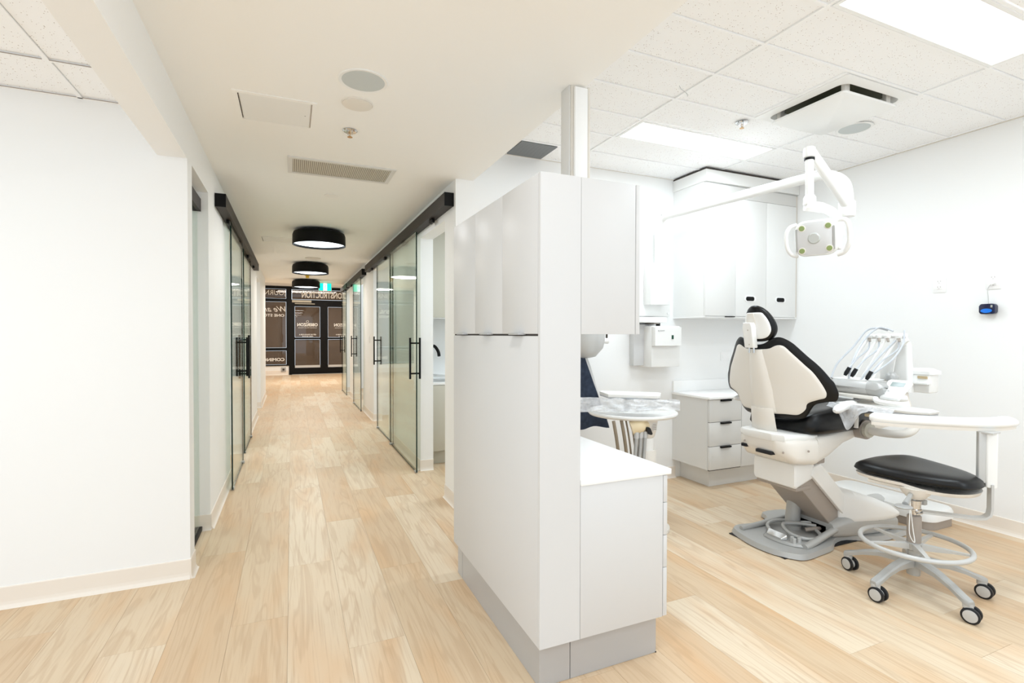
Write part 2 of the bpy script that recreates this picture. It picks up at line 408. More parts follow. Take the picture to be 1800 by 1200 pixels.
# left corridor wall (13 cm) with its openings, and the bay wall beside it
wall('wall_left', [(-.62, XL, 3.085, 3.213, 0, ZC), (-.62, XL, 3.213, 3.80, 2.185, ZC), (-.62, XL, 3.80, 5.0, 0, ZC),
                   (-.62, XL, 5.0, 6.1, 2.16, ZC), (-.62, XL, 6.1, 8.75, 0, ZC), (-.62, XL, 8.75, 9.7, 2.16, ZC), (-.62, XL, 9.7, 11.6, 0, ZC)])
wall('wall_left', [(-3.9, -.62, 3.085, 3.205, 0, ZC)])
wall('wall_left', [(-.62, XL, -1.5, 3.085, 2.18, ZC)])            # beam over the open bay
wall('wall_right', [(XR, 1.22, YB, 3.84, 0, ZC), (XR, 1.22, 3.84, 4.66, 2.16, ZC), (XR, 1.22, 4.66, 6.35, 0, ZC), (XR, 1.22, 6.35, 7.6, 2.2, ZC),
                    (XR, 1.22, 7.6, 8.75, 0, ZC), (XR, 1.22, 8.75, 10.3, 2.2, ZC), (XR, 1.22, 10.3, 10.9, 0, ZC), (XR, 1.22, 10.9, 11.7, 2.2, ZC), (XR, 1.22, 11.7, 12.4, 0, ZC)])
wall('wall_right', [(XRW, XRW+.12, -1.6, YB+.12, 0, ZR+.05)])
wall('wall_back', [(XR, XRW, YB, YB+.12, 0, ZR+.05)][0:1]) if False else wall('wall_back', [(1.22, XRW, YB, YB+.12, 0, ZR+.05), (XR, 1.22, YB-.0005, YB, 0, ZC)])
# side rooms behind the openings
wall('wall_right', [(1.22, 3.6, 5.35, 5.45, 0, 2.5), (3.5, 3.6, 3.7, 5.35, 0, 2.5), (1.22, 3.6, 8.1, 8.2, 0, 2.5), (3.5, 3.6, 5.45, 8.1, 0, 2.5)])
wall('wall_left', [(-3.0, -.62, 5.9+.5, 6.5, 0, 2.5), (-3.1, -3.0, 3.205, 9.9, 0, 2.5), (-3.0, -.62, 9.8, 9.9, 0, 2.5)])
# lobby walls and storefront surround
wall('wall_front', [(-3.9, X1, 17.2, 17.3, 0, .285), (-3.9, X1, 17.2, 17.3, 2.745, 2.95), (2.9, X1, 17.2, 17.3, .285, 2.745), (-3.9, -2.2, 17.2, 17.3, .285, 2.745)])
bpy.data.objects['wall_front'].data.transform(Matrix())
wall('wall_left', [(-4.0, -3.9, 9.9, 17.3, 0, 2.95), (-3.9, -.62, 11.6, 11.7, 0, 2.95)])
wall('wall_right', [(X1, X1+.1, 8.2, 17.3, 0, 2.95), (1.22, X1, 12.3, 12.4, 0, 2.95)])

# corridor ceiling slab, lobby ceiling
box('ceiling', -.62, 1.235, -1.5, 12.4, ZC, ZR+.10, ceil_m, kind='structure')
box('ceiling', -3.9, X1, 12.4, 17.3, 2.86, 2.95, ceil_m, kind='structure')
box('ceiling', 1.22, 3.6, 3.68, 8.2, 2.5, 2.56, ceil_m, kind='structure')
box('ceiling', -3.1, -.62, 3.205, 9.9, 2.5, 2.56, ceil_m, kind='structure')

# suspended ceilings
def tbar(parent, x0, x1, y0, y1, z):
    return box('grid_bar', x0, x1, y0, y1, z-.001, z+.012, grid_m, parent)
XA, TW, YG, TR = 2.0494, 1.233, 1.4286, .3048
rc = box('ceiling', 1.235, XRW, -1.5, YB, ZR+.06, ZR+.10, ceil_m, kind='structure')
xsR = [1.235, XA, XA+TW, XRW]; ysR = [YB]+[YG+TR*j for j in range(6, -10, -1)]
holes = {(1, (4, 5)), (1, (-1, 0))}
for ci in range(3):
    for j in range(len(ysR)-1):
        yb, ya = ysR[j], ysR[j+1]; jj = round((ya-YG)/TR)
        xa, xb = xsR[ci], xsR[ci+1]
        if ci == 1 and jj in (4, -1, -6): continue            # light panels
        if ci == 1 and jj in (1, 2): xa, xb = xa, XA+TW/2     # cassette takes the other half
        if ci == 0 and j == 0:
            box('ceiling_tile', 1.79, xb-.008, ya+.006, yb, ZR+.008, ZR+.02, tile_m, rc); continue
        box('ceiling_tile', xa+.0105, xb-.0105, ya+.009, yb-.009, ZR+.006, ZR+.02, tile_m, rc)
for x in xsR[1:3]:
    tbar(rc, x-.008, x+.008, -1.2, YB, ZR)
for y in ysR[1:]:
    for a, b in zip(xsR, xsR[1:]):
        if abs(y-YG-2*TR) < .01 and a == XA: b = XA+TW/2
        tbar(rc, a+.008, b-.008, y-.0065, y+.0065, ZR)
tbar(rc, XA+TW/2-.010, XA+TW/2+.009, YG+TR+.01, YG+3*TR-.01, ZR)
tbar(rc, XRW-.018, XRW, -1.2, YB, ZR); tbar(rc, 1.24, XRW, YB-.012, YB, ZR)
box('shadow_line', XRW-.019, XRW-.0005, -1.2, YB, ZR-.004, ZR-.0012, trimb_m, rc)
box('shadow_line', 1.24, XRW-.02, YB-.008, YB-.0005, ZR-.004, ZR-.0012, trimb_m, rc)
lc = box('ceiling', -3.9, -.62, -1.5, 3.085, ZC+.06, ZC+.10, ceil_m, kind='structure')
xsL = [-.62, -.925, -1.535, -2.145, -2.755, -3.9]; ysL = [3.085, 2.711, 1.492, .273, -1.5]
for a, b in zip(xsL, xsL[1:]):
    for c, d in zip(ysL, ysL[1:]):
        box('ceiling_tile', b+.0125, a-.0125, d+.0125, c-.0125, ZC+.006, ZC+.02, tile_m, lc)
for x in xsL[1:-1]: tbar(lc, x-.010, x+.010, -1.5, 3.08, ZC)
for y in ysL[1:-1]:
    for a, b in zip(xsL, xsL[1:]): tbar(lc, b+.010, a-.010, y-.010, y+.010, ZC)
tbar(lc, -3.9, -.62, 3.068, 3.085, ZC)
for a, b in zip(xsL, xsL[1:]):
    box('shadow_line', b+.012, a-.012, 3.062, 3.066, ZC-.003, ZC, taupe_m, lc)
    box('shadow_line', b+.012, a-.012, 2.697, 2.701, ZC-.003, ZC, taupe_m, lc)

# baseboards: vinyl with a cove toe
def baseboard(name, segs, h=.10):
    bm = BM()
    for (ax, ay, bx, by, nx, ny) in segs:
        prof = [(0, 0), (.022, 0), (.013, .006), (.008, .016), (.006, .03), (.006, h-.004), (.004, h), (0, h)]
        A = [bm.verts.new((ax+nx*u, ay+ny*u, z)) for u, z in prof]; B = [bm.verts.new((bx+nx*u, by+ny*u, z)) for u, z in prof]; n = len(prof)
        for k in range(n): bm.faces.new((A[k], A[(k+1) % n], B[(k+1) % n], B[k]))
        bm.faces.new(A); bm.faces.new(B)
    return link(name, bm, cove_m, None, kind='structure')
baseboard('baseboard_left', [(-3.9, 3.085, XL, 3.085, 0, -1), (XL, 3.07, XL, 3.213, 1, 0), (XL, 3.80, XL, 5.0, 1, 0), (-.62, 3.80, XL+.006, 3.80, 0, -1),
          (XL, 6.1, XL, 8.75, 1, 0), (-.62, 6.1, XL+.006, 6.1, 0, -1), (XL, 9.7, XL, 11.6, 1, 0), (-.62, 9.7, XL+.006, 9.7, 0, -1)])
baseboard('baseboard_right', [(XR, 3.55, XR, 3.84, -1, 0), (XR, 4.66, XR, 6.35, -1, 0), (XR-.006, 4.66, 1.22, 4.66, 0, -1), (XR, 7.6, XR, 8.75, -1, 0),
          (XR-.006, 7.6, 1.22, 7.6, 0, -1), (XR, 10.3, XR, 10.9, -1, 0), (XR-.006, 10.3, 1.22, 10.3, 0, -1), (XR, 11.7, XR, 12.4, -1, 0), (XR-.006, 11.7, 1.22, 11.7, 0, -1)])
baseboard('baseboard_right', [(XRW, -1.6, XRW, 3.22, -1, 0)])
baseboard('baseboard_back', [(1.1, YB, 3.14, YB, 0, -1)])
baseboard('baseboard_front', [(-3.8, 17.2, -.09, 17.2, 0, -1), (2.2, 17.2, 4.1, 17.2, 0, -1)], .14)

# ---------------------------------------------------------------- island with upper cabinets
YF, YK = 1.585, 2.613
XI0, XI1, XU, XBc = .797, .962, 1.222, 1.361
ZB, ZT, ZM = .160, 1.842, 1.272
def pull(name, pts, parent, m): return link(name, pts, m, parent, smooth=True)
tc = thing('tall_cabinet', 'tall narrow white partition cabinet along the corridor with grey plinth', 'cabinet', (.88, 2.1, 0))
box('carcass', XI0+.018, XI1-.001, YF, YK, ZB, ZT, lam_m, tc)
box('end_panel', XI0, XI0+.018, YF, YF+.016, ZB, ZT, lam_m, tc)
ysd = [YF+.018, 1.933, 2.271, YK]
for a, b in zip(ysd, ysd[1:]):
    d = box('door', XI0, XI0+.017, a+.001, b-.001, ZM+.004, ZT, lam_m, tc, bev=.0008)
    ym = (a+b)/2-.0
    h = box('handle', XI0-.022, XI0+.012, ym-.05, ym+.05, ZM+.000, ZM+.008, kick_m, d, bev=.001)
    h.parent = d; 
box('lower_panel', XI0, XI0+.017, YF+.017, YK, ZB, ZM-.004, lam_m, tc, bev=.0008)
box('gap', XI0+.006, XI0+.018, YF+.017, YK, ZM-.004, ZM+.003, dark_m, tc)
box('toe_kick', .812, .938, 1.617, 2.506, .001, ZB, kick_m, tc)
box('toe_kick', .812, .938, 2.510, 2.585, .001, ZB, kick_m, tc)
uc = thing('upper_cabinet', 'white wall cabinet above the small worktop beside the tall partition', 'cabinet', (1.09, 2.1, ZM))
box('carcass', XI1+.001, XU-.021, YF, YK, 1.275, 1.842, lam_m, uc, bev=.0008)
for a, b in ((YF, 1.93), (1.933, 2.27), (2.273, YK)):
    box('door', XU-.018, XU, a, b, 1.275, 1.842, lam_m, uc, bev=.001)
bc = thing('base_cabinet', 'white base cabinet with four drawers on a grey plinth, under the near worktop', 'cabinet', (1.15, 2.1, 0))
box('carcass', XI1+.001, XBc-.022, YF, YK, ZB, .722, lam_m, bc, bev=.0008)
zs = [ZB, .354, .482, .612, .720]
for a, b in zip(zs, zs[1:]):
    for ya, yb in ((YF, 2.09), (2.093, YK)):
        d = box('drawer', XBc-.019, XBc, ya, yb, a+.0015, b-.0015, lam_m, bc, bev=.001)
        h = box('handle', XBc-.004, XBc+.014, (ya+yb)/2-.05, (ya+yb)/2+.05, b-.003, b-.0015, black_m, d)
box('toe_kick', .941, 1.334, 1.617, 2.58, .001, ZB, kick_m, bc)
box('foot_shadow', 1.330, 1.336, 1.615, 1.62, .001, .004, black_m, bc)
wt = box('worktop', XI1+.001, 1.378, YF-.004, YK, .722, .744, top_m, None, bev=.002)
tag(wt, 'white solid worktop on the four-drawer base cabinet near the corridor', 'worktop')
# post on top of the island
ps = thing('post', 'white square post standing on the island cabinets up to the ceiling', 'post', (1.21, 2.05, ZT))
box('core', 1.168, 1.250, 2.015, 2.092, ZT, ZC, trimb_m, ps)
box('cover', 1.180, 1.246, 1.999, 2.014, ZT, ZC-.01, wall_m, ps, bev=.002)
box('edge_strip', 1.250, 1.262, 2.004, 2.09, ZT, ZC-.0, trimb_m, ps, bev=.001)
box('edge_strip', 1.160, 1.168, 2.02, 2.095, ZT, ZC-.0, lam2_m, ps, bev=.001)

# ---------------------------------------------------------------- back wall cabinets
XC = 3.108
ub = thing('upper_cabinet', 'tall white wall cabinet in the far corner under the ceiling, dark-slotted doors', 'cabinet', (3.6, 3.4, 1.42))
box('carcass', XC, XRW-.002, 3.20, YB-.001, 1.425, 2.545, lam3_m, ub)
box('bottom_lip', XC, XRW-.002, 3.185, YB-.001, 1.415, 1.425, top_m, ub)
for a, b in ((XC+.002, 3.44), (3.443, 3.803), (3.806, XRW-.022)):
    d = box('door', a, b, 3.18, 3.199, 1.428, 2.42, lam3_m, ub, bev=.001)
    if a < 3.2: box('handle', 3.33, 3.425, 3.165, 3.19, 1.420, 1.427, black_m, d)
box('fascia', XC+.002, XRW-.022, 3.182, 3.199, 2.423, 2.52, lam2_m, ub, bev=.001)
box('filler_strip', XRW-.019, XRW-.002, 3.185, 3.2, 1.425, 2.52, trimb_m, ub)
box('crown', XC-.012, XRW-.002, 3.165, YB-.001, 2.528, 2.622, lam3_m, ub, bev=.001)
box('shadow_gap', XC-.006, XRW-.002, 3.172, YB-.001, 2.622, ZR-.002, dark_m, ub)
for x in (3.612, 3.98):
    hp = rrect(.13, .052, .022)
    prism('slot', hp, lambda u, v: (x+u, 3.1795, 1.58+v), lambda u, v: (x+u, 3.174, 1.58+v), top_m, ub)
    hp = rrect(.095, .036, .017)
    prism('slot_opening', hp, lambda u, v: (x-.006+u, 3.1735, 1.58+v), lambda u, v: (x-.006+u, 3.171, 1.58+v), black_m, ub)
bb = thing('base_cabinet', 'white three-drawer base cabinet against the back wall behind the dental chair', 'cabinet', (3.6, 3.4, 0))
box('carcass', XC, XRW-.002, 3.146, YB-.001, .165, .745, lam2_m, bb)
zs = [.165, .358, .556, .742]
for a, b in zip(zs, zs[1:]):
    d = box('drawer', XC+.004, 3.462, 3.125, 3.145, a+.002, b-.002, lam2_m, bb, bev=.001)
    box('handle', 3.225, 3.335, 3.106, 3.126, b-.016, b-.002, black_m, d, bev=.002)
box('door', 3.466, XRW-.004, 3.125, 3.145, .167, .740, lam2_m, bb, bev=.001)
box('gap', XC+.006, 3.46, 3.130, 3.146, .16, .742, dark_m, bb)
box('toe_kick', 3.20, XRW-.002, 3.218, YB-.003, .001, .165, lam2_m, bb)
w2 = thing('worktop', 'white worktop with low backsplash on the base cabinet in the far corner', 'worktop', (3.6, 3.35, .745))
box('slab', XC-.010, XRW-.002, 3.110, YB-.001, .745, .765, top_m, w2, bev=.002)
box('backsplash', XC-.004, XRW-.004, YB-.018, YB-.001, .765, .862, top_m, w2, bev=.002)

# ---------------------------------------------------------------- ceiling fittings
def light_panel(cy, lab):
    t = thing('ceiling_light', lab, 'ceiling light', (2.666, cy, ZR), 'recessed light panels')
    x0, x1 = XA+.012, XA+TW-.012; y0, y1 = cy-.1524+.010, cy+.1524-.010
    box('diffuser', x0+.02, x1-.02, y0+.018, y1-.018, ZR+.001, ZR+.006, panel_m, t)
    bm = BM(); abox(bm, x0, x1, y0, y0+.018, ZR-.003, ZR+.012); abox(bm, x0, x1, y1-.018, y1, ZR-.003, ZR+.012)
    abox(bm, x0, x0+.02, y0+.018, y1-.018, ZR-.003, ZR+.012); abox(bm, x1-.02, x1, y0+.018, y1-.018, ZR-.003, ZR+.012)
    link('frame', bm, wht_m, t)
light_panel(YG+4.5*TR, 'long lit ceiling panel near the back wall')
light_panel(YG-.5*TR, 'long lit ceiling panel nearest the camera, cut by the top of the picture')
light_panel(YG-5.5*TR, 'unseen lit ceiling panel added behind the camera')  # glowing panel out of view, added with the fill lamp below it
# four-way cassette
ac = thing('air_conditioner', 'white square ceiling cassette with a dropped flat panel', 'air conditioner', (2.97, 2.04, ZR))
cx0, cx1, cy0, cy1 = XA+TW/2+.008, XA+TW-.012, YG+TR+.010, YG+3*TR-.010
ccx, ccy = (cx0+cx1)/2, (cy0+cy1)/2; cw, ch = cx1-cx0, cy1-cy0
bm = BM(); out = rrect(cw, ch, .01); mid = rrect(cw-.10, ch-.10, .05); inn = rrect(cw-.14, ch-.14, .04)
aloft(bm, [[(ccx+u, ccy+v, ZR+.004) for u, v in out], [(ccx+u, ccy+v, ZR-.006) for u, v in out], [(ccx+u, ccy+v, ZR-.016) for u, v in mid],
           [(ccx+u, ccy+v, ZR+.03) for u, v in inn]], cap=False)
link('frame', bm, wht_m, ac, smooth=True)
prism('throat', rrect(cw-.12, ch-.12, .04), lambda u, v: (ccx+u, ccy+v, ZR+.028), lambda u, v: (ccx+u, ccy+v, ZR+.04), inside_m, ac)
prism('panel', rrect(cw-.13, ch-.13, .02), lambda u, v: (ccx+u, ccy+v, ZR-.056), lambda u, v: (ccx+u, ccy+v, ZR-.043), wht_m, ac, bev=.004)
for sx, sy in ((-1, -1), (1, -1), (1, 1), (-1, 1)):
    box('hanger', ccx+sx*.18-.02, ccx+sx*.18+.02, ccy+sy*.20-.012, ccy+sy*.20+.012, ZR-.044, ZR+.03, ivory_m, ac, bev=.003)
def disc(name, lab, cat, x, y, z, r, h, m, ring=None, group=None):
    t = thing(name, lab, cat, (x, y, z), group)
    lathe('cover', (x, y, z), [(r*.93, -.0004), (r*.93, -h*.9), (r*.86, -h), (r*.3, -h*1.05)], m, t, 40)
    lathe('rim', (x, y, z), [(r*.92, -.0002), (r, -.0002), (r, -.004), (r*.97, -.006), (r*.92, -.004)], ring or wht_m, t, 40)
    return t
disc('ceiling_speaker', 'round grey ceiling speaker near the cassette in the treatment room', 'speaker', 3.42, 2.19, ZR, .105, .004, speaker_m)
disc('ceiling_speaker', 'large round grey ceiling speaker over the corridor beside the access panel', 'speaker', .30, 2.357, ZC, .108, .004, speaker_m)
disc('ceiling_cover_plate', 'small round cream cover disc between corridor speaker and sprinkler', 'cover plate', .302, 2.60, ZC, .075, .010, ivory_m, ivory_m)
disc('ceiling_cover_plate', 'pale round disc on the ceiling above the middle drum lamp', 'cover plate', .30, 8.15, ZC, .11, .012, ivory_m, grille_m)
def sprinkler(x, y, z, lab, cap=brass_m):
    t = thing('sprinkler', lab, 'sprinkler', (x, y, z))
    lathe('escutcheon', (x, y, z), [(.012, .0), (.036, -.001), (.040, -.004), (.034, -.009), (.018, -.006), (.012, -.004)], chrome_m, t, 28)
    for s in (-1, 1): tube('arm', [(x+s*.012, y, z-.004), (x+s*.013, y, z-.02), (x+s*.003, y, z-.036)], .002, chrome_m, t, 6)
    lathe('deflector', (x, y, z-.036), [(.002, 0), (.014, -.001), (.014, -.003), (.002, -.004)], cap, t, 20)
    cyl('bulb', (x, y, z-.006), (x, y, z-.034), .0025, yellow_m if cap is yellow_m else brass_m, t, n=8)
    return t
sprinkler(.303, 2.957, ZC, 'chrome sprinkler head hanging in front of the long corridor grille')
sprinkler(2.664, 2.42, ZR, 'chrome sprinkler head in the tiled ceiling beside the far light panel')
sp = thing('sprinkler', 'yellow-capped sprinkler between the middle and far drum lamps', 'sprinkler', (.278, 10.2, ZC))
lathe('cap', (.278, 10.2, ZC), [(.02, 0), (.07, -.002), (.075, -.02), (.05, -.045), (.03, -.05), (.03, -.09), (.004, -.095)], yellow_m, sp, 20)
def access(x0, x1, y0, y1, lab):
    t = thing('access_panel', lab, 'access panel', ((x0+x1)/2, (y0+y1)/2, ZC))
    bm = BM(); e = .022
    abox(bm, x0, x1, y0, y0+e, ZC-.004, ZC-.0002); abox(bm, x0, x1, y1-e, y1, ZC-.004, ZC-.0002)
    abox(bm, x0, x0+e, y0+e, y1-e, ZC-.004, ZC-.0002); abox(bm, x1-e, x1, y0+e, y1-e, ZC-.004, ZC-.0002)
    link('frame', bm, ceil_m, t)
    box('door', x0+e+.008, x1-e-.008, y0+e+.001, y1-e-.001, ZC-.003, ZC-.0004, lam3_m, t)
    box('hinge_gap', x0+e, x0+e+.004, y0+e+.01, y1-e-.01, ZC-.0035, ZC-.0006, dark_m, t)
    box('hinge_gap', x1-e-.004, x1-e, y0+e+.01, y1-e-.01, ZC-.0035, ZC-.0006, taupe_m, t)
    cyl('screw', (x1-e-.03, (y0+y1)/2, ZC-.0032), (x1-e-.03, (y0+y1)/2, ZC-.0026), .003, dark_m, t, n=10)
access(-.25, .122, 2.675, 3.03, 'square access hatch in the near corridor ceiling')
access(-.335, .06, 6.55, 6.90, 'square access hatch in the ceiling before the first drum lamp')
vg = thing('air_grille', 'long ribbed return grille across the corridor ceiling', 'air grille', (.33, 3.7, ZC))
bm = BM(); gx0, gx1, gy0, gy1 = -.018, .668, 3.53, 3.88; e = .03
abox(bm, gx0, gx1, gy0, gy0+e, ZC-.007, ZC-.0002); abox(bm, gx0, gx1, gy1-e, gy1, ZC-.007, ZC-.0002)
abox(bm, gx0, gx0+e, gy0+e, gy1-e, ZC-.007, ZC-.0002); abox(bm, gx1-e, gx1, gy0+e, gy1-e, ZC-.007, ZC-.0002)
link('frame', bm, lam2_m, vg)
box('backing', gx0+e, gx1-e, gy0+e, gy1-e, ZC-.0012, ZC-.0002, taupe_m, vg)
slat = None; nsl = 52
for k in range(nsl):
    x = gx0+e+(k+.5)*(gx1-gx0-2*e)/nsl
    if slat is None:
        o = box('slat', -.0028, .0028, gy0+e, gy1-e, ZC-.006, ZC-.0013, grille_m, None); slat = o.data
    else: o = bpy.data.objects.new('slat', slat); COL.objects.link(o)
    o.parent = vg; o.matrix_parent_inverse = Matrix.Translation(-vg.location); o.location = (x, 0, 0)
rg = thing('air_grille', 'grey return grille in the tiled ceiling behind the white post', 'air grille', (1.65, 3.4, ZR))
box('backing', 1.50, 1.785, 3.275, 3.548, ZR+.002, ZR+.006, darkgrille_m, rg)
slat = None
for k in range(22):
    y = 3.275+(k+.5)*.273/22
    if slat is None:
        o = box('slat', 1.50, 1.785, -.004, .004, ZR-.004, ZR+.002, darkgrille_m, None); slat = o.data
    else: o = bpy.data.objects.new('slat', slat); COL.objects.link(o)
    o.parent = rg; o.matrix_parent_inverse = Matrix.Translation(-rg.location); o.location = (0, y, 0)
dl = thing('downlight', 'small lit round downlight in the corridor ceiling before the drum lamps', 'downlight', (.303, 4.41, ZC))
lathe('trim', (.303, 4.41, ZC), [(.030, -.0003), (.055, -.0003), (.057, -.003), (.034, -.004)], wht_m, dl)
lathe('lens', (.303, 4.41, ZC), [(.030, -.001), (.030, -.003), (.001, -.0035)], down_m, dl)
for k, (y, lab) in enumerate(((5.95, 'nearest black drum ceiling lamp in the corridor'), (8.75, 'middle black drum ceiling lamp in the corridor'), (11.45, 'farthest black drum ceiling lamp, beside the green exit sign'))):
    t = thing('drum_lamp', lab, 'ceiling lamp', (.285, y, ZC), 'black drum lamps of the corridor')
    lathe('shade', (.285, y, ZC), [(.10, -.0), (.16, -.012), (.235, -.018), (.262, -.032), (.272, -.06), (.274, -.165), (.268, -.165), (.262, -.05), (.2, -.03)], black_m, t, 56)
    lathe('diffuser', (.285, y, ZC), [(.262, -.130), (.262, -.142), (.18, -.152), (.17, -.158), (.001, -.16)], lampglow_m, t, 48)
    lathe('ceiling_plate', (.285, y, ZC), [(.12, 0), (.12, -.006), (.01, -.006)], ivory_m, t, 32)
ex = thing('exit_sign', 'green and white running-man exit sign hanging from the corridor ceiling', 'exit sign', (.69, 11.9, ZC))
box('housing', .548, .822, 11.9, 11.93, ZC-.19, ZC-.006, wht_m, ex, bev=.003)
box('bracket', .66, .71, 11.905, 11.925, ZC-.008, ZC, wht_m, ex)
box('green_field', .560, .648, 11.896, 11.8995, ZC-.178, ZC-.02, exitg_m, ex)
box('green_field', .724, .810, 11.896, 11.8995, ZC-.178, ZC-.02, exitg_m, ex)
box('white_field', .648, .724, 11.897, 11.8995, ZC-.178, ZC-.02, exitw_m, ex)
bm = BM()
alathe(bm, (.692, 11.895, ZC-.052), [(.001, -.001), (.009, -.001), (.009, .001), (.001, .001)], 10, 1)
for a, b in (((.690, -.066), (.684, -.105)), ((.690, -.072), (.672, -.088)), ((.690, -.072), (.706, -.084)), ((.684, -.105), (.700, -.125)), ((.700, -.125), (.698, -.150)), ((.684, -.105), (.670, -.135))):
    acyl(bm, (a[0], 11.895, ZC+a[1]), (b[0], 11.895, ZC+b[1]), .005, n=6)
link('running_figure', bm, exitg_m, ex)
cm = thing('security_camera', 'small black camera hanging at the lobby ceiling by the storefront', 'camera', (-.45, 15.5, 2.86))
lathe('dome', (-.45, 15.5, 2.86), [(.05, 0), (.06, -.03), (.05, -.10), (.03, -.14), (.002, -.15)], black_m, cm, 20)
cyl('stem', (-.45, 15.5, 2.86), (-.45, 15.5, 2.80), .02, black_m, cm, n=10)
ws = tube('ceiling_wire', spl([(1.965, 2.21, ZR+.004), (1.972, 2.205, ZR-.015), (1.99, 2.19, ZR-.035), (1.995, 2.18, ZR-.055), (1.992, 2.178, ZR-.062)], 5), .0022, ltgrey_m, None, 6)
tag(ws, 'thin loose wire poking out of the tiled ceiling beside the white post', 'wire')

# ---------------------------------------------------------------- glass doors and rails
def bar_handle(parent, x, y, z0, z1, both=True):
    """ladder pull on a pane lying in the plane x; bars on both faces"""
    for s in (-1, 1):
        h = tube('handle', [(x+s*.045, y, z0), (x+s*.045, y, z1)], .0095, black_m, parent, 12)
    for z in (z0+.05, z1-.05):
        tube('standoff', [(x-.045, y, z), (x+.045, y, z)], .008, black_m, parent, 10)
def glass_door(x, ya, yb, z0, z1, lab, hy=None, hz=(.86, 1.24), group=None):
    t = thing('glass_door', lab, 'glass door', (x, (ya+yb)/2, 0), group)
    box('pane', x-.005, x+.005, ya+.004, yb-.004, z0, z1, glass_m, t)
    box('edge', x-.0055, x+.0055, ya, ya+.004, z0, z1, edge_m, t)
    box('edge', x-.0055, x+.0055, yb-.004, yb, z0, z1, edge_m, t)
    box('edge', x-.0055, x+.0055, ya, yb, z0-.003, z0, edge_m, t)
    box('floor_guide', x-.015, x+.015, yb-.06, yb-.01, .002, .022, grey_m, t, bev=.002)
    box('floor_guide', x-.012, x+.012, ya+.01, ya+.05, .002, .022, grey_m, t, bev=.002)
    if hy: bar_handle(t, x, hy, *hz)
    return t
def rail(x0, x1, y0, y1, z0, z1, lab, side):
    t = thing('door_rail', lab, 'door rail', ((x0+x1)/2, (y0+y1)/2, z0))
    box('track_cover', x0, x1, y0+.012, y1-.012, z0, z1, bronze_m, t)
    box('end_cap', x0, x1, y0, y0+.012, z0-.002, z1+.001, black_m, t); box('end_cap', x0, x1, y1-.012, y1, z0-.002, z1+.001, black_m, t)
    xm = (x0+x1)/2
    for k in range(4):
        yy = y0+.5+(y1-y0-1)*k/3; box('roller_clamp', xm-.012, xm+.012, yy-.05, yy+.05, z0-.03, z0-.001, black_m, t, bev=.002)
    return t
rail(1.028, 1.098, 3.60, 7.98, 2.215, 2.31, 'long dark bronze sliding-door rail nearest on the corridor, opposite the tall cabinet side', 1)
glass_door(1.045, 4.58, 5.93, .012, 2.20, 'sliding glass door nearest the tall cabinet, standing over a dark floor guide', 4.645)
glass_door(1.065, 5.86, 7.03, .012, 2.20, 'second sliding glass door behind the one nearest the tall cabinet', 7.0)
rail(1.028, 1.098, 8.35, 10.7, 2.215, 2.31, 'short dark rail in the middle of the corridor wall with switches', 1)
glass_door(1.045, 8.62, 9.72, .012, 2.20, 'third sliding glass door along the corridor, under the short middle rail', 9.62)
rail(1.028, 1.098, 10.85, 12.2, 2.215, 2.31, 'farthest sliding-door rail, just past the exit sign side wall', 1)
glass_door(1.045, 11.0, 12.0, .012, 2.20, 'farthest sliding glass door before the lobby', 11.9)
rail(-.488, -.42, 4.10, 8.05, 2.17, 2.26, 'long black sliding-door rail along the wall of the white bay', -1)
glass_door(-.445, 4.66, 5.65, .012, 2.17, 'sliding glass door on the bay side of the corridor, nearest one', 5.60, (.86, 1.24))
glass_door(-.462, 6.05, 7.02, .012, 2.17, 'second sliding glass door on the bay side of the corridor', 6.085, (.80, 1.26))
# fixed glass door set into the first opening
t = thing('glass_door', 'recessed glass panel with black floor track in the first bay-side opening', 'glass door', (-.555, 3.5, 0))
box('pane', -.56, -.55, 3.22, 3.80, .03, 2.06, glass_m, t)
box('floor_track', -.575, -.535, 3.215, 3.798, .001, .028, black_m, t, bev=.003)
box('head_track', -.585, -.530, 3.215, 3.798, 2.06, 2.14, bronze_m, t)
def plate(name, lab, cat, x, y, z, w, h, nx, m=outlet_m, toggles=1):
    """wall plate on a wall facing nx along x"""
    t = thing(name, lab, cat, (x, y, z))
    a, b = sorted((x, x+nx*.006)); box('plate', a, b, y-w/2, y+w/2, z-h/2, z+h/2, m, t, bev=.002)
    a, b = sorted((x+nx*.006, x+nx*.009)); box('insert', a, b, y-w*.22, y+w*.22, z-h*.3, z+h*.3, outlet_m, t, bev=.001)
    return t
o1 = plate('power_outlet', 'white double power outlet on the bare wall behind the dental stool', 'outlet', XRW, 2.08, 1.63, .078, .118, -1)
o2 = plate('power_outlet', 'white wall outlet above the hanging blue device', 'outlet', XRW, 1.78, 1.63, .078, .118, -1)
for par, yy in ((o1, 2.08), (o2, 1.78)):
    for dz in (-.02, .02):
        for dy in (-.008, .008): box('slot', XRW-.0098, XRW-.0088, yy+dy-.0012, yy+dy+.0012, 1.63+dz-.004, 1.63+dz+.005, taupe_m, par)
        cyl('ground_hole', (XRW-.0098, yy, 1.63+dz-.011), (XRW-.0088, yy, 1.63+dz-.011), .0022, taupe_m, par, n=10)
plate('light_switch', 'white switch plate high on the corridor wall past the second glass door', 'switch', XR, 8.0, 1.2, .12, .118, -1)
plate('power_outlet', 'white outlet low on the corridor wall below the switch plate', 'outlet', XR, 8.0, .42, .078, .118, -1)
t = thing('power_outlet', 'pale outlet on the white wall above the far worktop', 'outlet', (3.7, YB, 1.07))
box('plate', 3.67, 3.79, YB-.006, YB-.0003, 1.03, 1.11, outlet_m, t, bev=.002); box('insert', 3.69, 3.77, YB-.009, YB-.006, 1.05, 1.09, outlet_m, t, bev=.001)
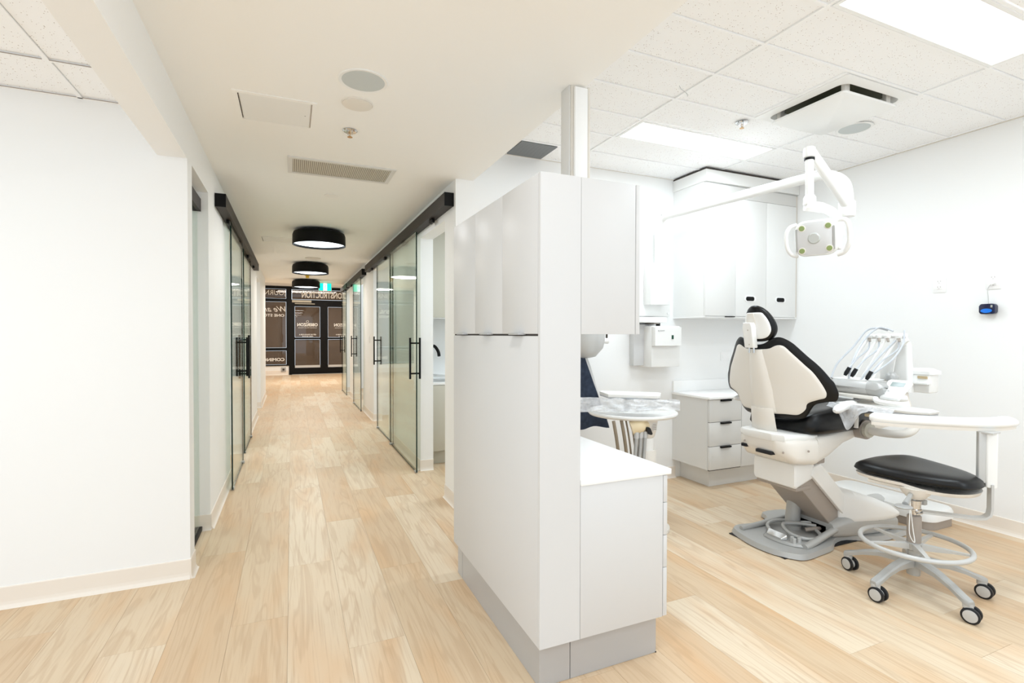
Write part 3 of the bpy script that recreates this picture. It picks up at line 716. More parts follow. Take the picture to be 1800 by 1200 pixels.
# blue device hanging from its cable
t = thing('blue_device', 'small glossy dark device with blue oval hanging on a white cable', 'device', (4.17, 1.795, 1.44))
prism('shell', rrect(.082, .066, .014), lambda u, v: (4.150, 1.795+u, 1.443+v), lambda u, v: (4.190, 1.795+u, 1.443+v), navy_m, t, bev=.005)
el = [(math.cos(a*PI/16)*.030, math.sin(a*PI/16)*.014) for a in range(32)]
prism('button', el, lambda u, v: (4.1465, 1.797+u, 1.431+v), lambda u, v: (4.151, 1.797+u, 1.431+v), blue_m, t, bev=.001)
box('highlight_strip', 4.1485, 4.151, 1.765, 1.775, 1.452, 1.468, chrome_m, t)
tube('cable', spl([(XRW-.012, 1.775, 1.615), (4.175, 1.78, 1.61), (4.172, 1.80, 1.575), (4.170, 1.797, 1.52), (4.170, 1.795, 1.476)], 6), .0022, ltgrey_m, t, 8)
lathe('plug', (XRW-.03, 1.778, 1.612), [(.004, 0), (.012, .002), (.012, .02), (.006, .021)], wht_m, t, 14, 0)

# ---------------------------------------------------------------- storefront at the end of the corridor
YS = 17.2
def mirrored(x_right, z0, y=YS-.012): return lambda u, v, d: (x_right-u, y+d, z0+v)
sf = thing('storefront_window', 'black-framed papered storefront window with reversed white lettering', 'window', (-1.1, YS, .3))
bm = BM()
for a in ((-2.2, -.075, .285, .32), (-2.2, -.075, .755, .84), (-2.2, -.075, 2.265, 2.36), (-2.2, -.075, 2.66, 2.745)): abox(bm, a[0], a[1], YS-.03, YS+.05, a[2], a[3])
for x in (-.145, -1.15, -2.2): abox(bm, x, x+.07, YS-.028, YS+.048, .285, 2.745)
link('frame', bm, black_m, sf)
for x0, x1 in ((-1.08, -.145), (-2.13, -1.15)):
    for z0, z1 in ((.32, .755), (.84, 2.265), (2.36, 2.66)):
        box('pane', x0, x1, YS-.004, YS+.004, z0, z1, shop_glass_m, sf)
        box('paper', x0+.008, x1-.008, YS+.008, YS+.012, z0+.007, z1-.007, paper_m, sf)
def letters(txt, xr, z0, w, h, par, **k): return link('lettering', text_bm(txt, mirrored(xr, z0), w, h, **k), letter_m, par)
letters('JOURNEY', -.14, 2.42, .83, .19, sf)
letters('We are', -.17, 1.95, .72, .17, sf, shear=.45)
letters('ONE STOP', -.20, 1.80, .66, .085, sf, bold=.02)
letters('COMING', -.20, .43, .60, .10, sf, bold=.03)
sd = thing('entrance_door', 'black-framed papered double glass doors with reversed lettering at the corridor end', 'door', (1.0, YS, 0))
bm = BM()
abox(bm, -.075, 2.25, YS-.035, YS+.05, 2.19, 2.34); abox(bm, -.075, 2.25, YS-.03, YS+.05, 2.66, 2.745)
for x in (-.075, 2.13): abox(bm, x, x+.085, YS-.034, YS+.049, 0, 2.745)
link('frame', bm, black_m, sd)
box('transom_pane', .01, 2.13, YS-.004, YS+.004, 2.34, 2.66, shop_glass_m, sd)
box('transom_paper', .022, 2.12, YS+.012, YS+.016, 2.352, 2.65, paper_m, sd)
for k, (x0, x1) in enumerate(((.01, .951), (.951, 2.13))):
    bm = BM(); a0, a1 = x0+.085, x1-.115
    if k: a0, a1 = x0+.115, x1-.085
    abox(bm, x0, a0, YS-.03, YS+.03, .01, 2.19); abox(bm, a1, x1, YS-.03, YS+.03, .01, 2.19)
    abox(bm, a0, a1, YS-.029, YS+.029, .01, .21); abox(bm, a0, a1, YS-.029, YS+.029, 2.13, 2.19); abox(bm, a0, a1, YS-.05, YS+.029, 1.10, 1.16)
    d = link('door_leaf', bm, black_m, sd)
    for z0, z1 in ((.21, 1.10), (1.16, 2.13)):
        box('pane', a0, a1, YS-.004, YS+.004, z0, z1, shop_glass_m, d)
        box('paper', a0+.008, a1-.008, YS+.008, YS+.012, z0+.007, z1-.007, paper_m, d)
    xm = (a0+a1)/2
    link('lettering', text_bm('OBERIZON', mirrored(xm+.30, 1.51), .60, .10, bold=.035), letter_m, d)
    link('lettering', text_bm('CONSTRUCTION', mirrored(xm+.27, 1.45), .54, .03), letter_m, d)
    link('lettering', text_bm('GET IN TOUCH FOR A', mirrored(xm+.25, 1.23), .50, .04, bold=.03), letter_m, d)
    link('lettering', text_bm('FREE QUOTE', mirrored(xm+.16, 1.175), .32, .036, bold=.03), letter_m, d)
    bm = BM(); atube(bm, [(xm+math.cos(q*PI/10)*.035, YS-.012, 1.66+math.sin(q*PI/10)*.03) for q in range(20)], .006, 6, closed=True)
    link('ring_emblem', bm, letter_m, d)
link('lettering', text_bm('CONSTRUCTION', mirrored(1.62, 2.40), 1.32, .19, bold=.03), letter_m, sd)
box('door_closer', 0.02, .58, YS-.08, YS-.035, 2.25, 2.32, greige_m, sd, bev=.004)
box('closer_arm', .10, .68, YS-.09, YS-.06, 2.20, 2.225, greige_m, sd, bev=.003)
box('threshold', 0.01, 2.13, YS-.06, YS+.05, .001, .012, ltgrey_m, sd)
t = thing('floor_outlet_box', 'grey square outlet box low on the wall beside the entrance doors', 'outlet', (-.2, YS, .15))
box('box', -.30, -.16, YS-.03, YS-.001, .10, .24, grey_m, t, bev=.004); box('socket', -.26, -.20, YS-.036, YS-.03, .14, .20, dark_m, t, bev=.002)

# ---------------------------------------------------------------- side room seen past the first glass door
t = thing('vanity_cabinet', 'greige sink cabinet inside the side room beyond the glass door', 'cabinet', (2.0, 5.0, 0))
box('carcass', 1.235, 2.6, 4.80, 5.34, .135, .78, greige_m, t); box('toe_kick', 1.235, 2.6, 4.86, 5.33, .001, .135, greige_m, t)
box('counter', 1.232, 2.6, 4.785, 5.345, .78, .805, top_m, t, bev=.002)
for a, b in ((1.24, 1.68), (1.684, 2.12), (2.124, 2.59)): box('door', a, b, 4.782, 4.80, .14, .775, greige_m, t, bev=.001)
t = thing('wall_cabinet', 'greige wall cabinet above the sink in the side room', 'cabinet', (2.0, 5.1, 1.44))
box('carcass', 1.235, 2.6, 4.95, 5.345, 1.44, 2.36, greige_m, t, bev=.001); box('light_strip', 1.26, 2.5, 4.96, 5.0, 1.43, 1.439, wht_m, t)
t = thing('tap', 'black curved tap over the side-room sink', 'tap', (1.22, 5.2, .805))
tube('spout', spl([(1.30, 5.22, .806), (1.30, 5.22, 1.02), (1.31, 5.18, 1.13), (1.34, 5.08, 1.15), (1.365, 5.02, 1.10), (1.37, 5.0, 1.05)], 7), .016, black_m, t, 12)
cyl('base', (1.30, 5.22, .805), (1.30, 5.22, .84), .026, black_m, t)
tube('lever', [(1.30, 5.20, .9), (1.345, 5.18, .93)], .008, black_m, t, 8)
bm = BM()
N = 14
gv = [[bm.verts.new((1.245+.5*i/N, 4.80+.36*j/N, .808+.05*math.exp(-((i/N-.2)**2)*5)+.012*noise.noise((i*.5, j*.5, 0)))) for j in range(N+1)] for i in range(N+1)]
for i in range(N):
    for j in range(N): bm.faces.new((gv[i][j], gv[i+1][j], gv[i+1][j+1], gv[i][j+1]))
bmesh.ops.solidify(bm, geom=bm.faces[:], thickness=-.004)
tw = link('towel', bm, wht_m, None, smooth=True); tag(tw, 'folded white towel on the side-room counter below the tap', 'towel')

# ---------------------------------------------------------------- x-ray unit and boxes on the back wall
t = thing('xray_control_box', 'white wall box with small green window beside the far cabinet', 'control box', (2.9, 3.5, 1.2))
box('side_plate', 2.64, 2.80, 3.50, YB-.001, 1.01, 1.36, lam_m, t, bev=.004)
box('body', 2.745, 3.045, 3.40, YB-.002, 1.00, 1.345, wht_m, t, bev=.006)
prism('shelf_front', [(3.40, 1.175), (3.355, 1.18), (3.352, 1.335), (3.40, 1.34)], lambda u, v: (2.745, u, v), lambda u, v: (3.02, u, v), wht_m, t, bev=.004)
box('display', 2.915, 2.932, 3.348, 3.354, 1.235, 1.268, green_m, t)
link('small_print', text_bm('X-RAY', lambda u, v, d: (2.77+u, 3.350-d*.5, 1.30+v), .07, .010), grey_m, t)
t = thing('wall_bracket', 'pale horizontal bracket above the x-ray control box', 'bracket', (2.8, 3.5, 1.39))
box('beam', 2.60, 2.905, 3.40, YB-.001, 1.372, 1.418, wht_m, t, bev=.004)
cyl('pivot', (2.86, 3.46, 1.372), (2.86, 3.46, 1.345), .018, black_m, t); box('foot', 2.80, 2.86, 3.44, YB-.003, 1.362, 1.372, taupe_m, t)
# ceiling-high pole carrying the operating light
ol = thing('operating_light', 'white dental operating light on a long jointed arm from the wall pole', 'dental light', (2.9, 3.5, 1.43))
box('wall_plate', 2.66, 3.05, 3.535, YB-.001, 1.43, 2.13, wht_m, ol, bev=.004)
box('control_box', 2.765, 2.965, 3.44, 3.535, 1.525, 1.875, wht_m, ol, bev=.005)
for z in (1.46, 1.85): cyl('screw', (3.03, 3.536, z), (3.03, 3.528, z), .012, wht_m, ol, n=12)
A0 = Vector((2.855, 3.44, 0))
pole = [(2.875, 3.475, 1.86), (2.875, 3.475, 2.16), (2.877, 3.465, 2.225), (2.885, 3.42, 2.262), (2.905, 3.30, 2.272), (3.05, 2.30, 2.283), (3.065, 2.18, 2.28), (3.08, 2.10, 2.255), (3.092, 2.04, 2.20), (3.095, 2.02, 2.12), (3.095, 2.02, 2.0)]
tube('main_arm', spl(pole, 6), .033, wht_m, ol, 20)
lathe('arm_socket', (3.095, 2.02, 1.99), [(.01, 0), (.04, .0), (.046, .012), (.046, .085), (.036, .095)], wht_m, ol, 28)
lathe('black_washer', (3.078, 2.01, 2.075), [(.005, 0), (.02, 0), (.02, .012), (.005, .012)], black_m, ol, 14)
B = Vector((2.716, 1.99, 2.325))
tube('spring_arm', [(3.075, 2.01, 2.06), (2.9, 2.0, 2.193), tuple(B)], .029, wht_m, ol, 16)
tube('cable', spl([(3.06, 2.03, 2.07), (2.93, 2.02, 2.15), (2.80, 2.0, 2.235), (2.735, 1.995, 2.28)], 4), .007, wht_m, ol, 8)
lathe('elbow', (B.x, B.y, B.z-.045), [(.02, 0), (.030, .006), (.033, .03), (.030, .058), (.016, .068)], wht_m, ol, 24)
cyl('collar', (B.x, B.y, B.z-.055), (B.x, B.y, B.z-.045), .027, black_m, ol)
cyl('drop_rod', (B.x, B.y, B.z-.055), (B.x+.005, B.y, 2.035), .022, wht_m, ol)
lathe('rod_cap', (B.x+.005, B.y, 2.01), [(.02, 0), (.033, .006), (.033, .045), (.024, .06)], wht_m, ol, 24)
# yoke: a swan neck that reaches behind the head
tube('yoke', spl([(2.70, 2.0, 2.012), (2.735, 1.98, 2.005), (2.79, 1.955, 1.995), (2.835, 1.93, 1.965), (2.862, 1.915, 1.91), (2.862, 1.915, 1.84), (2.84, 1.925, 1.80)], 6), [.03]*6*2+[.027]*6*3+[.022]*7, wht_m, ol, 16)
# head frame of reference: normal n (towards the camera and down), right r, up u
Hc = Vector((2.745, 1.965, 1.825)); n = Vector((-.88, -.44, -.22)).normalized(); rv = n.cross(Vector((0, 0, -1))).normalized(); uv = rv.cross(n).normalized()
if uv.z < 0: uv = -uv
if rv.dot(R) < 0: rv = -rv
def H(a, b, c): return Hc+rv*a+uv*b+n*c
bm = BM(); o1_ = rrect(.215, .202, .055, 6)
aloft(bm, [[H(u*.75, v*.75, -.065) for u, v in o1_], [H(u*.95, v*.95, -.05) for u, v in o1_], [H(u, v, -.02) for u, v in o1_], [H(u, v, .004) for u, v in o1_], [H(u*.95, v*.95, .014) for u, v in o1_]])
hd = link('lamp_head', bm, wht_m, ol, smooth=True)
prism('face_plate', rrect(.172, .182, .042, 6), lambda u, v: H(u-.006, v, .013), lambda u, v: H(u-.006, v, .019), lam_m, hd, bev=.003)
for a, b in ((-.068, .062), (.062, .064), (-.070, -.066), (.066, -.062)):
    el = [(math.cos(q*PI/10), math.sin(q*PI/10)) for q in range(20)]
    prism('led_lens', el, lambda u, v: H(a+u*.0165, b+v*.0165, .018), lambda u, v: H(a+u*.013, b+v*.013, .023), lens_m, hd, smooth=True)
    prism('led_rim', el, lambda u, v: H(a+u*.021, b+v*.021, .0175), lambda u, v: H(a+u*.0185, b+v*.0185, .0205), ivory_m, hd, smooth=True)
el = [(math.cos(q*PI/16), math.sin(q*PI/16)) for q in range(32)]
prism('sensor_lens', el, lambda u, v: H(-.008+u*.034, v*.034, .017), lambda u, v: H(-.008+u*.026, v*.026, .026), lensglass_m, hd, smooth=True)
for s in (-1, 1):
    prism('vent_slot', rrect(.010, .13, .004), lambda u, v: H(s*.092-.004+u, v-.005, .012), lambda u, v: H(s*.092-.004+u, v-.005, .0195), grey_m, hd)
tube('handle', spl([H(-.10, .085, -.02), H(-.130, .075, .0), H(-.148, .045, .01), H(-.152, 0, .012), H(-.145, -.05, .01), H(-.125, -.085, .0), H(-.095, -.095, -.01)], 5), .011, wht_m, ol, 12)
tube('handle', spl([H(.10, .085, -.02), H(.135, .085, -.01), H(.155, .06, .0), H(.160, 0, .0), H(.157, -.045, .0), H(.135, -.09, -.01), H(.10, -.105, -.02)], 5), .013, wht_m, ol, 12)
box('bracket_plate', 2.845, 2.875, 1.90, 1.93, 1.76, 1.86, ivory_m, ol, bev=.004)

# x-ray head and apron half hidden behind the island
t = thing('xray_unit', 'grey x-ray tube head showing below the upper cabinet', 'x-ray unit', (2.05, 3.3, 1.2))
lathe('housing', (2.045, 3.30, 1.095), [(.03, 0), (.075, .012), (.13, .075), (.145, .14), (.14, .30), (.05, .34)], ltgrey_m, t, 28)
cyl('knob', (2.19, 3.29, 1.225), (2.235, 3.28, 1.225), .022, wht_m, t)
cyl('knob_stem', (2.222, 3.283, 1.24), (2.222, 3.283, 1.30), .008, dark_m, t, n=10)
tube('wall_arm', [(2.045, 3.36, 1.30), (2.045, 3.54, 1.30)], .035, ltgrey_m, t)
ap = thing('lead_apron', 'dark denim-blue apron hanging behind the white partition end', 'apron', (2.1, 3.25, .55))
bm = BM(); NI, NJ = 16, 20
for side in (0, 1):
    pass
gv = []
for j in range(NJ+1):
    tt = j/NJ; z = 1.11-.55*tt; row = []
    xr = 2.035+.215*tt
    for i in range(NI+1):
        uu = i/NI; x = 1.85+(xr-1.85)*uu; yy = 3.30+.018*math.sin(uu*9+tt*2)*tt+.01*noise.noise((uu*4, tt*5, 1))
        row.append(bm.verts.new((x, yy, z+.008*math.sin(uu*11)*(tt > .98))))
    gv.append(row)
for j in range(NJ):
    for i in range(NI): bm.faces.new((gv[j][i], gv[j][i+1], gv[j+1][i+1], gv[j+1][i]))
bmesh.ops.solidify(bm, geom=bm.faces[:], thickness=.012)
link('panel', bm, apron_m, ap, smooth=True)
bm = BM(); gv = []
for j in range(NJ+1):
    tt = j/NJ; a = [bm.verts.new((2.03+.215*tt+.03*k/3*(1-tt*.6)+.012*(k > 0), 3.325+.004*k+.01*math.sin(tt*7+k), 1.125-.52*tt)) for k in range(4)]; gv.append(a)
for j in range(NJ):
    for i in range(3): bm.faces.new((gv[j][i], gv[j][i+1], gv[j+1][i+1], gv[j+1][i]))
bmesh.ops.solidify(bm, geom=bm.faces[:], thickness=.006)
link('binding', bm, wht_m, ap, smooth=True)
box('hanger', 1.98, 2.09, 3.32, 3.559, 1.095, 1.115, wht_m, ap, bev=.003)

# ---------------------------------------------------------------- round assistant table
TX, TY, TZ = 2.145, 2.86, .735
rt = thing('round_table', 'round white table on a cream pedestal behind the small worktop', 'table', (TX, TY, 0))
lathe('tabletop', (TX, TY, TZ), [(.002, -.012), (.26, -.014), (.292, -.008), (.302, .004), (.300, .014), (.292, .018), (.280, .014), (.23, .002), (.002, 0)], wht_m, rt, 64)
PX, PY = 2.13, 2.70
lathe('pedestal_head', (PX, PY, .60), [(.052, 0), (.062, .01), (.075, .06), (.082, .118)], ivory_m, rt, 32)
lathe('pedestal_collar', (PX, PY, .52), [(.055, 0), (.055, .08)], wht_m, rt, 32)
lathe('pedestal', (PX, PY, 0), [(.16, .001), (.16, .02), (.075, .04), (.072, .50), (.066, .52), (.055, .522)], ivory_m, rt, 32)
box('rating_plate', PX-.004, PX+.028, PY-.082, PY-.078, .655, .705, lam2_m, rt)
for k in range(4): box('rating_mark', PX-.001, PX+.024, PY-.0835, PY-.0815, .660+k*.011, .665+k*.011, taupe_m, rt)
tube('side_arm', spl([(PX-.02, PY-.03, .69), (PX-.09, PY-.06, .69), (PX-.14, PY-.04, .675)], 5), [.04]*5+[.046]*6, yel_m, rt, 14)
prism('dark_joint', rrect(.028, .05, .012), lambda u, v: (PX-.045+u+v*-.5, PY-.105, .66+v), lambda u, v: (PX-.045+u+v*-.5, PY-.085, .66+v), rubber_m, rt)
for k, dx in enumerate((-.125, -.092, -.058)):
    cyl('hose_fitting', (PX+dx, PY-.075, .655), (PX+dx-.002, PY-.075, .615), .016, ltgrey_m, rt, n=14)
    tube('hose', spl([(PX+dx-.002, PY-.075, .618), (PX+dx-.012, PY-.078, .50), (PX+dx-.03, PY-.08, .38), (PX+dx-.02, PY-.06, .2), (PX+dx+.01, PY-.03, .03)], 5), .012, grey_m, rt, 10)
for px_, r in ((1.815, .011), (1.875, .011), (1.91, .006), (1.955, .013)):
    yy = 2.66
    x_ = px_+.06
    tube('hose', spl([(x_, yy+.03, .724), (x_+.002, yy, .62), (x_+.02, yy, .50), (x_+.05, yy+.02, .33), (x_+.12, yy+.05, .12), (PX-.06, PY-.03, .03)], 5), r, brhose_m, rt, 10)
tr = thing('instrument_tray', 'thin white tray with a blue-grey rim held above the round table', 'tray', (2.05, 2.75, .87))
oo = [(-.20, .055), (-.19, .075), (.18, .075), (.20, .05), (.20, -.05), (.18, -.07), (-.12, -.07), (-.20, .035)]
def TRM(u, v, z): return (2.06+u*.80+v*.95, 2.78-u*.62+v*1.05, z)
prism('tray', oo, lambda u, v: TRM(u, v, .862), lambda u, v: TRM(u, v, .884), wht_m, tr, bev=.004)
prism('rim', oo, lambda u, v: TRM(u*.97, v*.95, .854), lambda u, v: TRM(u*.99, v*.98, .8615), hose_m, tr)
tube('support', [(2.06, 2.80, .85), (2.10, 2.86, .76)], .02, wht_m, tr)
def drape(name, fn, nu, nv, m, lab=None, cat=None, th=.0015):
    bm = BM(); g = [[bm.verts.new(fn(i/nu, j/nv)) for j in range(nv+1)] for i in range(nu+1)]
    for i in range(nu):
        for j in range(nv): bm.faces.new((g[i][j], g[i+1][j], g[i+1][j+1], g[i][j+1]))
    bmesh.ops.solidify(bm, geom=bm.faces[:], thickness=th)
    o = link(name, bm, m, None, smooth=True)
    if lab: tag(o, lab, cat)
    return o
def wr(u, v):
    a = -.30+.62*u; hang = v
    x, y, _ = TRM(a, -.072+.012*math.sin(u*9)-.02*v, 0)
    z = .858-.095*hang*(1-.35*u)+.012*noise.noise((u*9, v*4, 2))
    q = noise.noise((u*11, v*5, 5))*.016
    return (x+q, y+q, z)
drape('plastic_sleeve', wr, 40, 10, film_m, 'crinkled clear plastic sleeve hanging below the tray over the round table', 'plastic sleeve')

# ---------------------------------------------------------------- dental chair
YC = 2.18
ch = thing('dental_chair', 'black and cream dental chair seen from behind, backrest upright', 'dental chair', (2.8, YC, 0))
# floor plate
bo = [(2.66, 2.44), (2.585, 2.40), (2.545, 2.28), (2.53, 2.17), (2.545, 2.06), (2.60, 1.965), (2.66, 1.935), (2.78, 1.945), (2.92, 1.965), (3.02, 2.02), (3.14, 2.03), (3.30, 1.94), (3.55, 1.93), (3.60, 1.98), (3.60, 2.36), (3.50, 2.44), (3.30, 2.44), (3.22, 2.46), (3.20, 2.53), (3.02, 2.55), (2.96, 2.46), (2.80, 2.42)]
bo = [(p.x, p.y) for p in spl([(a, b, 0) for a, b in bo], 3, True)]
bm = aprism(BM(), bo, lambda u, v: (u, v, .006), lambda u, v: (2.98+(u-2.98)*.975, YC+(v-YC)*.965, .034), .0)
link('base_plate', bm, grey_m, ch, smooth=True, angle=math.radians(50))
box('rubber_edge', 2.56, 3.5, 2.0, 2.40, .0005, .0065, rubber_m, ch)
tube('plate_rib', spl([(2.62, 2.36, .04), (2.80, 2.355, .05), (3.0, 2.35, .065), (3.1, 2.35, .07)], 4), .016, grey_m, ch, 10)
tube('plate_rib', spl([(2.72, 2.00, .040), (2.82, 2.01, .052), (3.0, 2.035, .075), (3.2, 2.05, .10), (3.4, 2.05, .10)], 4), .02, grey_m, ch, 10)
# base cover under the seat
def sx(x, y0, y1, z0, z1, r=.03, n=4):
    w_, h_ = y1-y0, z1-z0; r = min(r, w_/2-.001, h_/2-.001)
    return [(x, (y0+y1)/2+u, (z0+z1)/2+v) for u, v in rrect(w_, h_, r, n)]
link('base_skirt', aloft(BM(), [sx(3.02, 2.03, 2.33, .03, .12), sx(3.12, 2.0, 2.36, .03, .15), sx(3.35, 1.965, 2.40, .03, .15), sx(3.56, 1.975, 2.39, .03, .11)]), grey_m, ch, smooth=True)
link('base_cover', aloft(BM(), [sx(3.10, 2.05, 2.31, .12, .30, .04), sx(3.16, 1.99, 2.37, .10, .315, .05), sx(3.34, 1.955, 2.41, .10, .255, .05), sx(3.50, 1.955, 2.41, .10, .19, .04), sx(3.60, 1.99, 2.38, .10, .135, .015)]), wht_m, ch, smooth=True)
# lift arm
def ext(y0, y1): return (lambda u, v: (u, y0, v)), (lambda u, v: (u, y1, v))
f0, f1 = ext(2.06, 2.31)
prism('lift_arm', [(2.725, .40), (2.88, .44), (3.26, .10), (3.20, .07), (3.06, .075)], f0, f1, taupe_m, ch, bev=.008)
f0, f1 = ext(2.035, 2.062)
prism('arm_cover', [(2.845, .485), (2.90, .500), (2.925, .485), (3.285, .135), (3.255, .085), (3.215, .075), (2.83, .435)], f0, f1, wht_m, ch, bev=.006)
f0, f1 = ext(2.305, 2.33)
prism('arm_cover', [(2.845, .485), (2.90, .500), (2.925, .485), (3.285, .135), (3.255, .085), (3.215, .075), (2.83, .435)], f0, f1, wht_m, ch, bev=.006)
prism('arm_top', [(2.84, .46), (2.90, .50), (3.27, .15), (3.2, .12)], *ext(2.05, 2.32), wht_m, ch)
link('lift_head', aloft(BM(), [sx(2.70, 2.055, 2.335, .375, .505, .02), sx(2.715, 2.045, 2.345, .365, .515, .02), sx(2.855, 2.045, 2.345, .41, .515, .02)]), wht_m, ch, smooth=True)
box('head_rim', 2.72, 2.85, 2.055, 2.335, .345, .372, taupe_m, ch, bev=.008)
cyl('lift_cylinder', (2.945, 2.255, .02), (2.96, 2.25, .215), .045, grey_m, ch, r1=.042)
cyl('cylinder_foot', (2.945, 2.255, .02), (2.947, 2.255, .06), .055, grey_m, ch)
box('pivot_block', 3.02, 3.12, 2.07, 2.30, .035, .10, rubber_m, ch, bev=.01)
tube('pipe', spl([(2.93, 2.15, .06), (2.98, 2.12, .07), (3.02, 2.12, .065), (3.08, 2.14, .06)], 4), .012, taupe_m, ch, 8)
tube('pipe', spl([(2.96, 2.27, .06), (3.0, 2.2, .08), (3.06, 2.16, .075)], 4), .009, ltgrey_m, ch, 8)
# upper chassis and seat frame
link('chassis', aloft(BM(), [sx(2.565, 2.06, 2.30, .60, .665, .03), sx(2.585, 2.015, 2.335, .575, .675, .035), sx(2.64, 1.985, 2.36, .53, .675, .04), sx(2.78, 1.965, 2.40, .515, .685, .045)]), ivory_m, ch, smooth=True)
link('chassis_top', aloft(BM(), [sx(2.56, 2.09, 2.29, .655, .695, .015), sx(2.58, 2.025, 2.335, .655, .70, .018), sx(2.70, 1.985, 2.36, .655, .70, .018), sx(2.80, 1.985, 2.39, .66, .70, .018)]), wht_m, ch, smooth=True)
link('seat_frame', aloft(BM(), [sx(2.782, 1.966, 2.40, .516, .690, .045), sx(2.90, 1.975, 2.39, .545, .70, .05), sx(3.05, 1.99, 2.37, .61, .715, .04), sx(3.25, 2.0, 2.36, .655, .73, .03), sx(3.72, 2.03, 2.33, .69, .735, .02)]), ivory_m, ch, smooth=True)
box('motor_box', 2.74, 2.98, 2.06, 2.32, .49, .60, taupe_m, ch, bev=.01)
box('recess', 2.552, 2.60, 2.09, 2.20, .572, .592, rubber_m, ch, bev=.004)
box('recess', 2.556, 2.60, 2.27, 2.31, .585, .605, rubber_m, ch, bev=.004)
for p in ((2.575, 2.03, .60), (2.555, 2.28, .625), (2.70, 1.966, .61)): cyl('screw', p, (p[0]-.008, p[1]-.006, p[2]), .006, taupe_m, ch, n=10)
# seat cushion
def seatmap(s, t, d): # s across, t along x
    rise = .035*max(0, (t-.1))**1.0
    return (2.70+t, YC+s, .725+rise+d+1.1*s*s*(1 if d > 0 else 0))
so = [(0, .0), (.16, .0), (.215, .03), (.235, .12), (.235, .35), (.22, .50), (.19, .70), (.18, .95), (.14, 1.08), (0, 1.10)]
pillow('seat_cushion', mirror(so), (0, .5), seatmap, lambda k: .085*(1-k**6)**.5, lambda k: -.045*(1-k**8)**.5, leather_m, ch)
# backrest
BS = 1.2
def xs(z): return 2.668+(.62-z)*.20
def bw(s): s = abs(s); return BS*s*s if s < .17 else BS*.17*.17+2*BS*.17*(s-.17)
def bmap(s, t, d): return (xs(t)+bw(s)+d, YC+.02-s, t)
cream = [(0, 1.190), (.051, 1.193), (.09, 1.198), (.132, 1.217), (.166, 1.212), (.199, 1.175), (.231, 1.137), (.262, 1.1), (.292, 1.064), (.321, 1.011), (.339, .965), (.341, .941), (.331, .921), (.297, .908), (.247, .883), (.231, .847), (.208, .82), (.182, .807), (.123, .805), (.06, .80), (0, .80)]
blk = [(0, 1.215), (.045, 1.222), (.088, 1.247), (.117, 1.258), (.148, 1.257), (.189, 1.232), (.222, 1.194), (.253, 1.156), (.284, 1.122), (.315, 1.082), (.345, 1.033), (.361, 1.007), (.373, .956), (.368, .924), (.355, .908), (.318, .9), (.268, .882), (.243, .852), (.214, .804), (.179, .784), (.145, .780), (.08, .775), (0, .775)]
pillow('backrest_cushion', mirror(blk), (0, 1.0), lambda s, t, d: bmap(s*1.02, t, d+.012), lambda k: .05*(1-k**8)**.5, lambda k: -.016*(1-k**10)**.5, leather_m, ch)
pillow('backrest_shell', mirror(cream), (0, 1.0), bmap, lambda k: .012, lambda k: -.012*(1-k**14)**.5, ivory_m, ch)
def spine(z, w_, o1, o2): return [(xs(z)+bw(s)-d, YC+.02-s, z) for s, d in ((-w_, o1), (-w_*.8, o2*.7), (-w_*.4, o2), (w_*.4, o2), (w_*.8, o2*.7), (w_, o1), (w_*.5, -.004), (-w_*.5, -.004))]
link('spine_cover', aloft(BM(), [spine(1.185, .045, .008, .020), spine(1.16, .052, .009, .028), spine(1.05, .066, .010, .034), spine(.95, .078, .010, .036), spine(.85, .082, .010, .036), spine(.815, .082, .010, .030)]), ivory_m, ch, smooth=True, angle=math.radians(50))
link('back_support', aloft(BM(), [spine(.835, .078, .028, .050), spine(.80, .082, .03, .058), spine(.74, .086, .034, .056), spine(.68, .090, .036, .044), spine(.655, .09, .03, .03)]), ivory_m, ch, smooth=True, angle=math.radians(50))
# headrest
def xh(z): return 2.545+(1.2-z)*.15
def hmap(s, t, d): return (xh(t)+3*s*s+d, YC+.008-s*.97, t)
hb = [(0, 1.447), (.03, 1.441), (.062, 1.417), (.086, 1.381), (.101, 1.34), (.104, 1.305), (.096, 1.275), (.079, 1.250), (.049, 1.236), (0, 1.232)]
hc = [(0, 1.406), (.05, 1.405), (.066, 1.392), (.082, 1.365), (.092, 1.335), (.095, 1.305), (.088, 1.280), (.072, 1.259), (.044, 1.248), (0, 1.246)]
pillow('headrest_cushion', mirror(hb), (0, 1.33), lambda s, t, d: hmap(s*1.03, t, d+.014), lambda k: .045*(1-k**6)**.5, lambda k: -.020*(1-k**8)**.5, leather_m, ch)
pillow('headrest_shell', mirror(hc), (0, 1.33), hmap, lambda k: .012, lambda k: -.012*(1-k**12)**.5, wht_m, ch)
f = lambda dx: (lambda u, v: (xh(v)+dx, YC+.022-u, v))
prism('headrest_slide', [(-.026, 1.25), (.026, 1.25), (.030, 1.36), (.022, 1.40), (-.022, 1.40), (-.030, 1.36)], f(-.014), f(-.006), ivory_m, ch, bev=.002)
prism('headrest_bracket', [(-.028, 1.195), (.028, 1.195), (.032, 1.20), (.034, 1.32), (.026, 1.345), (-.026, 1.345), (-.034, 1.32), (-.032, 1.20)], f(-.052), f(-.012), wht_m, ch, bev=.006)
for sgn in (-1, 1): cyl('bracket_rod', (xh(1.2)-.03, YC+.02+sgn*.016, 1.165), (xh(1.2)-.03, YC+.02+sgn*.016, 1.20), .006, chrome_m, ch, n=10)
for z in (1.215, 1.30): cyl('screw', (xh(z)-.0535, YC+.016, z), (xh(z)-.05, YC+.016, z), .003, taupe_m, ch, n=8)
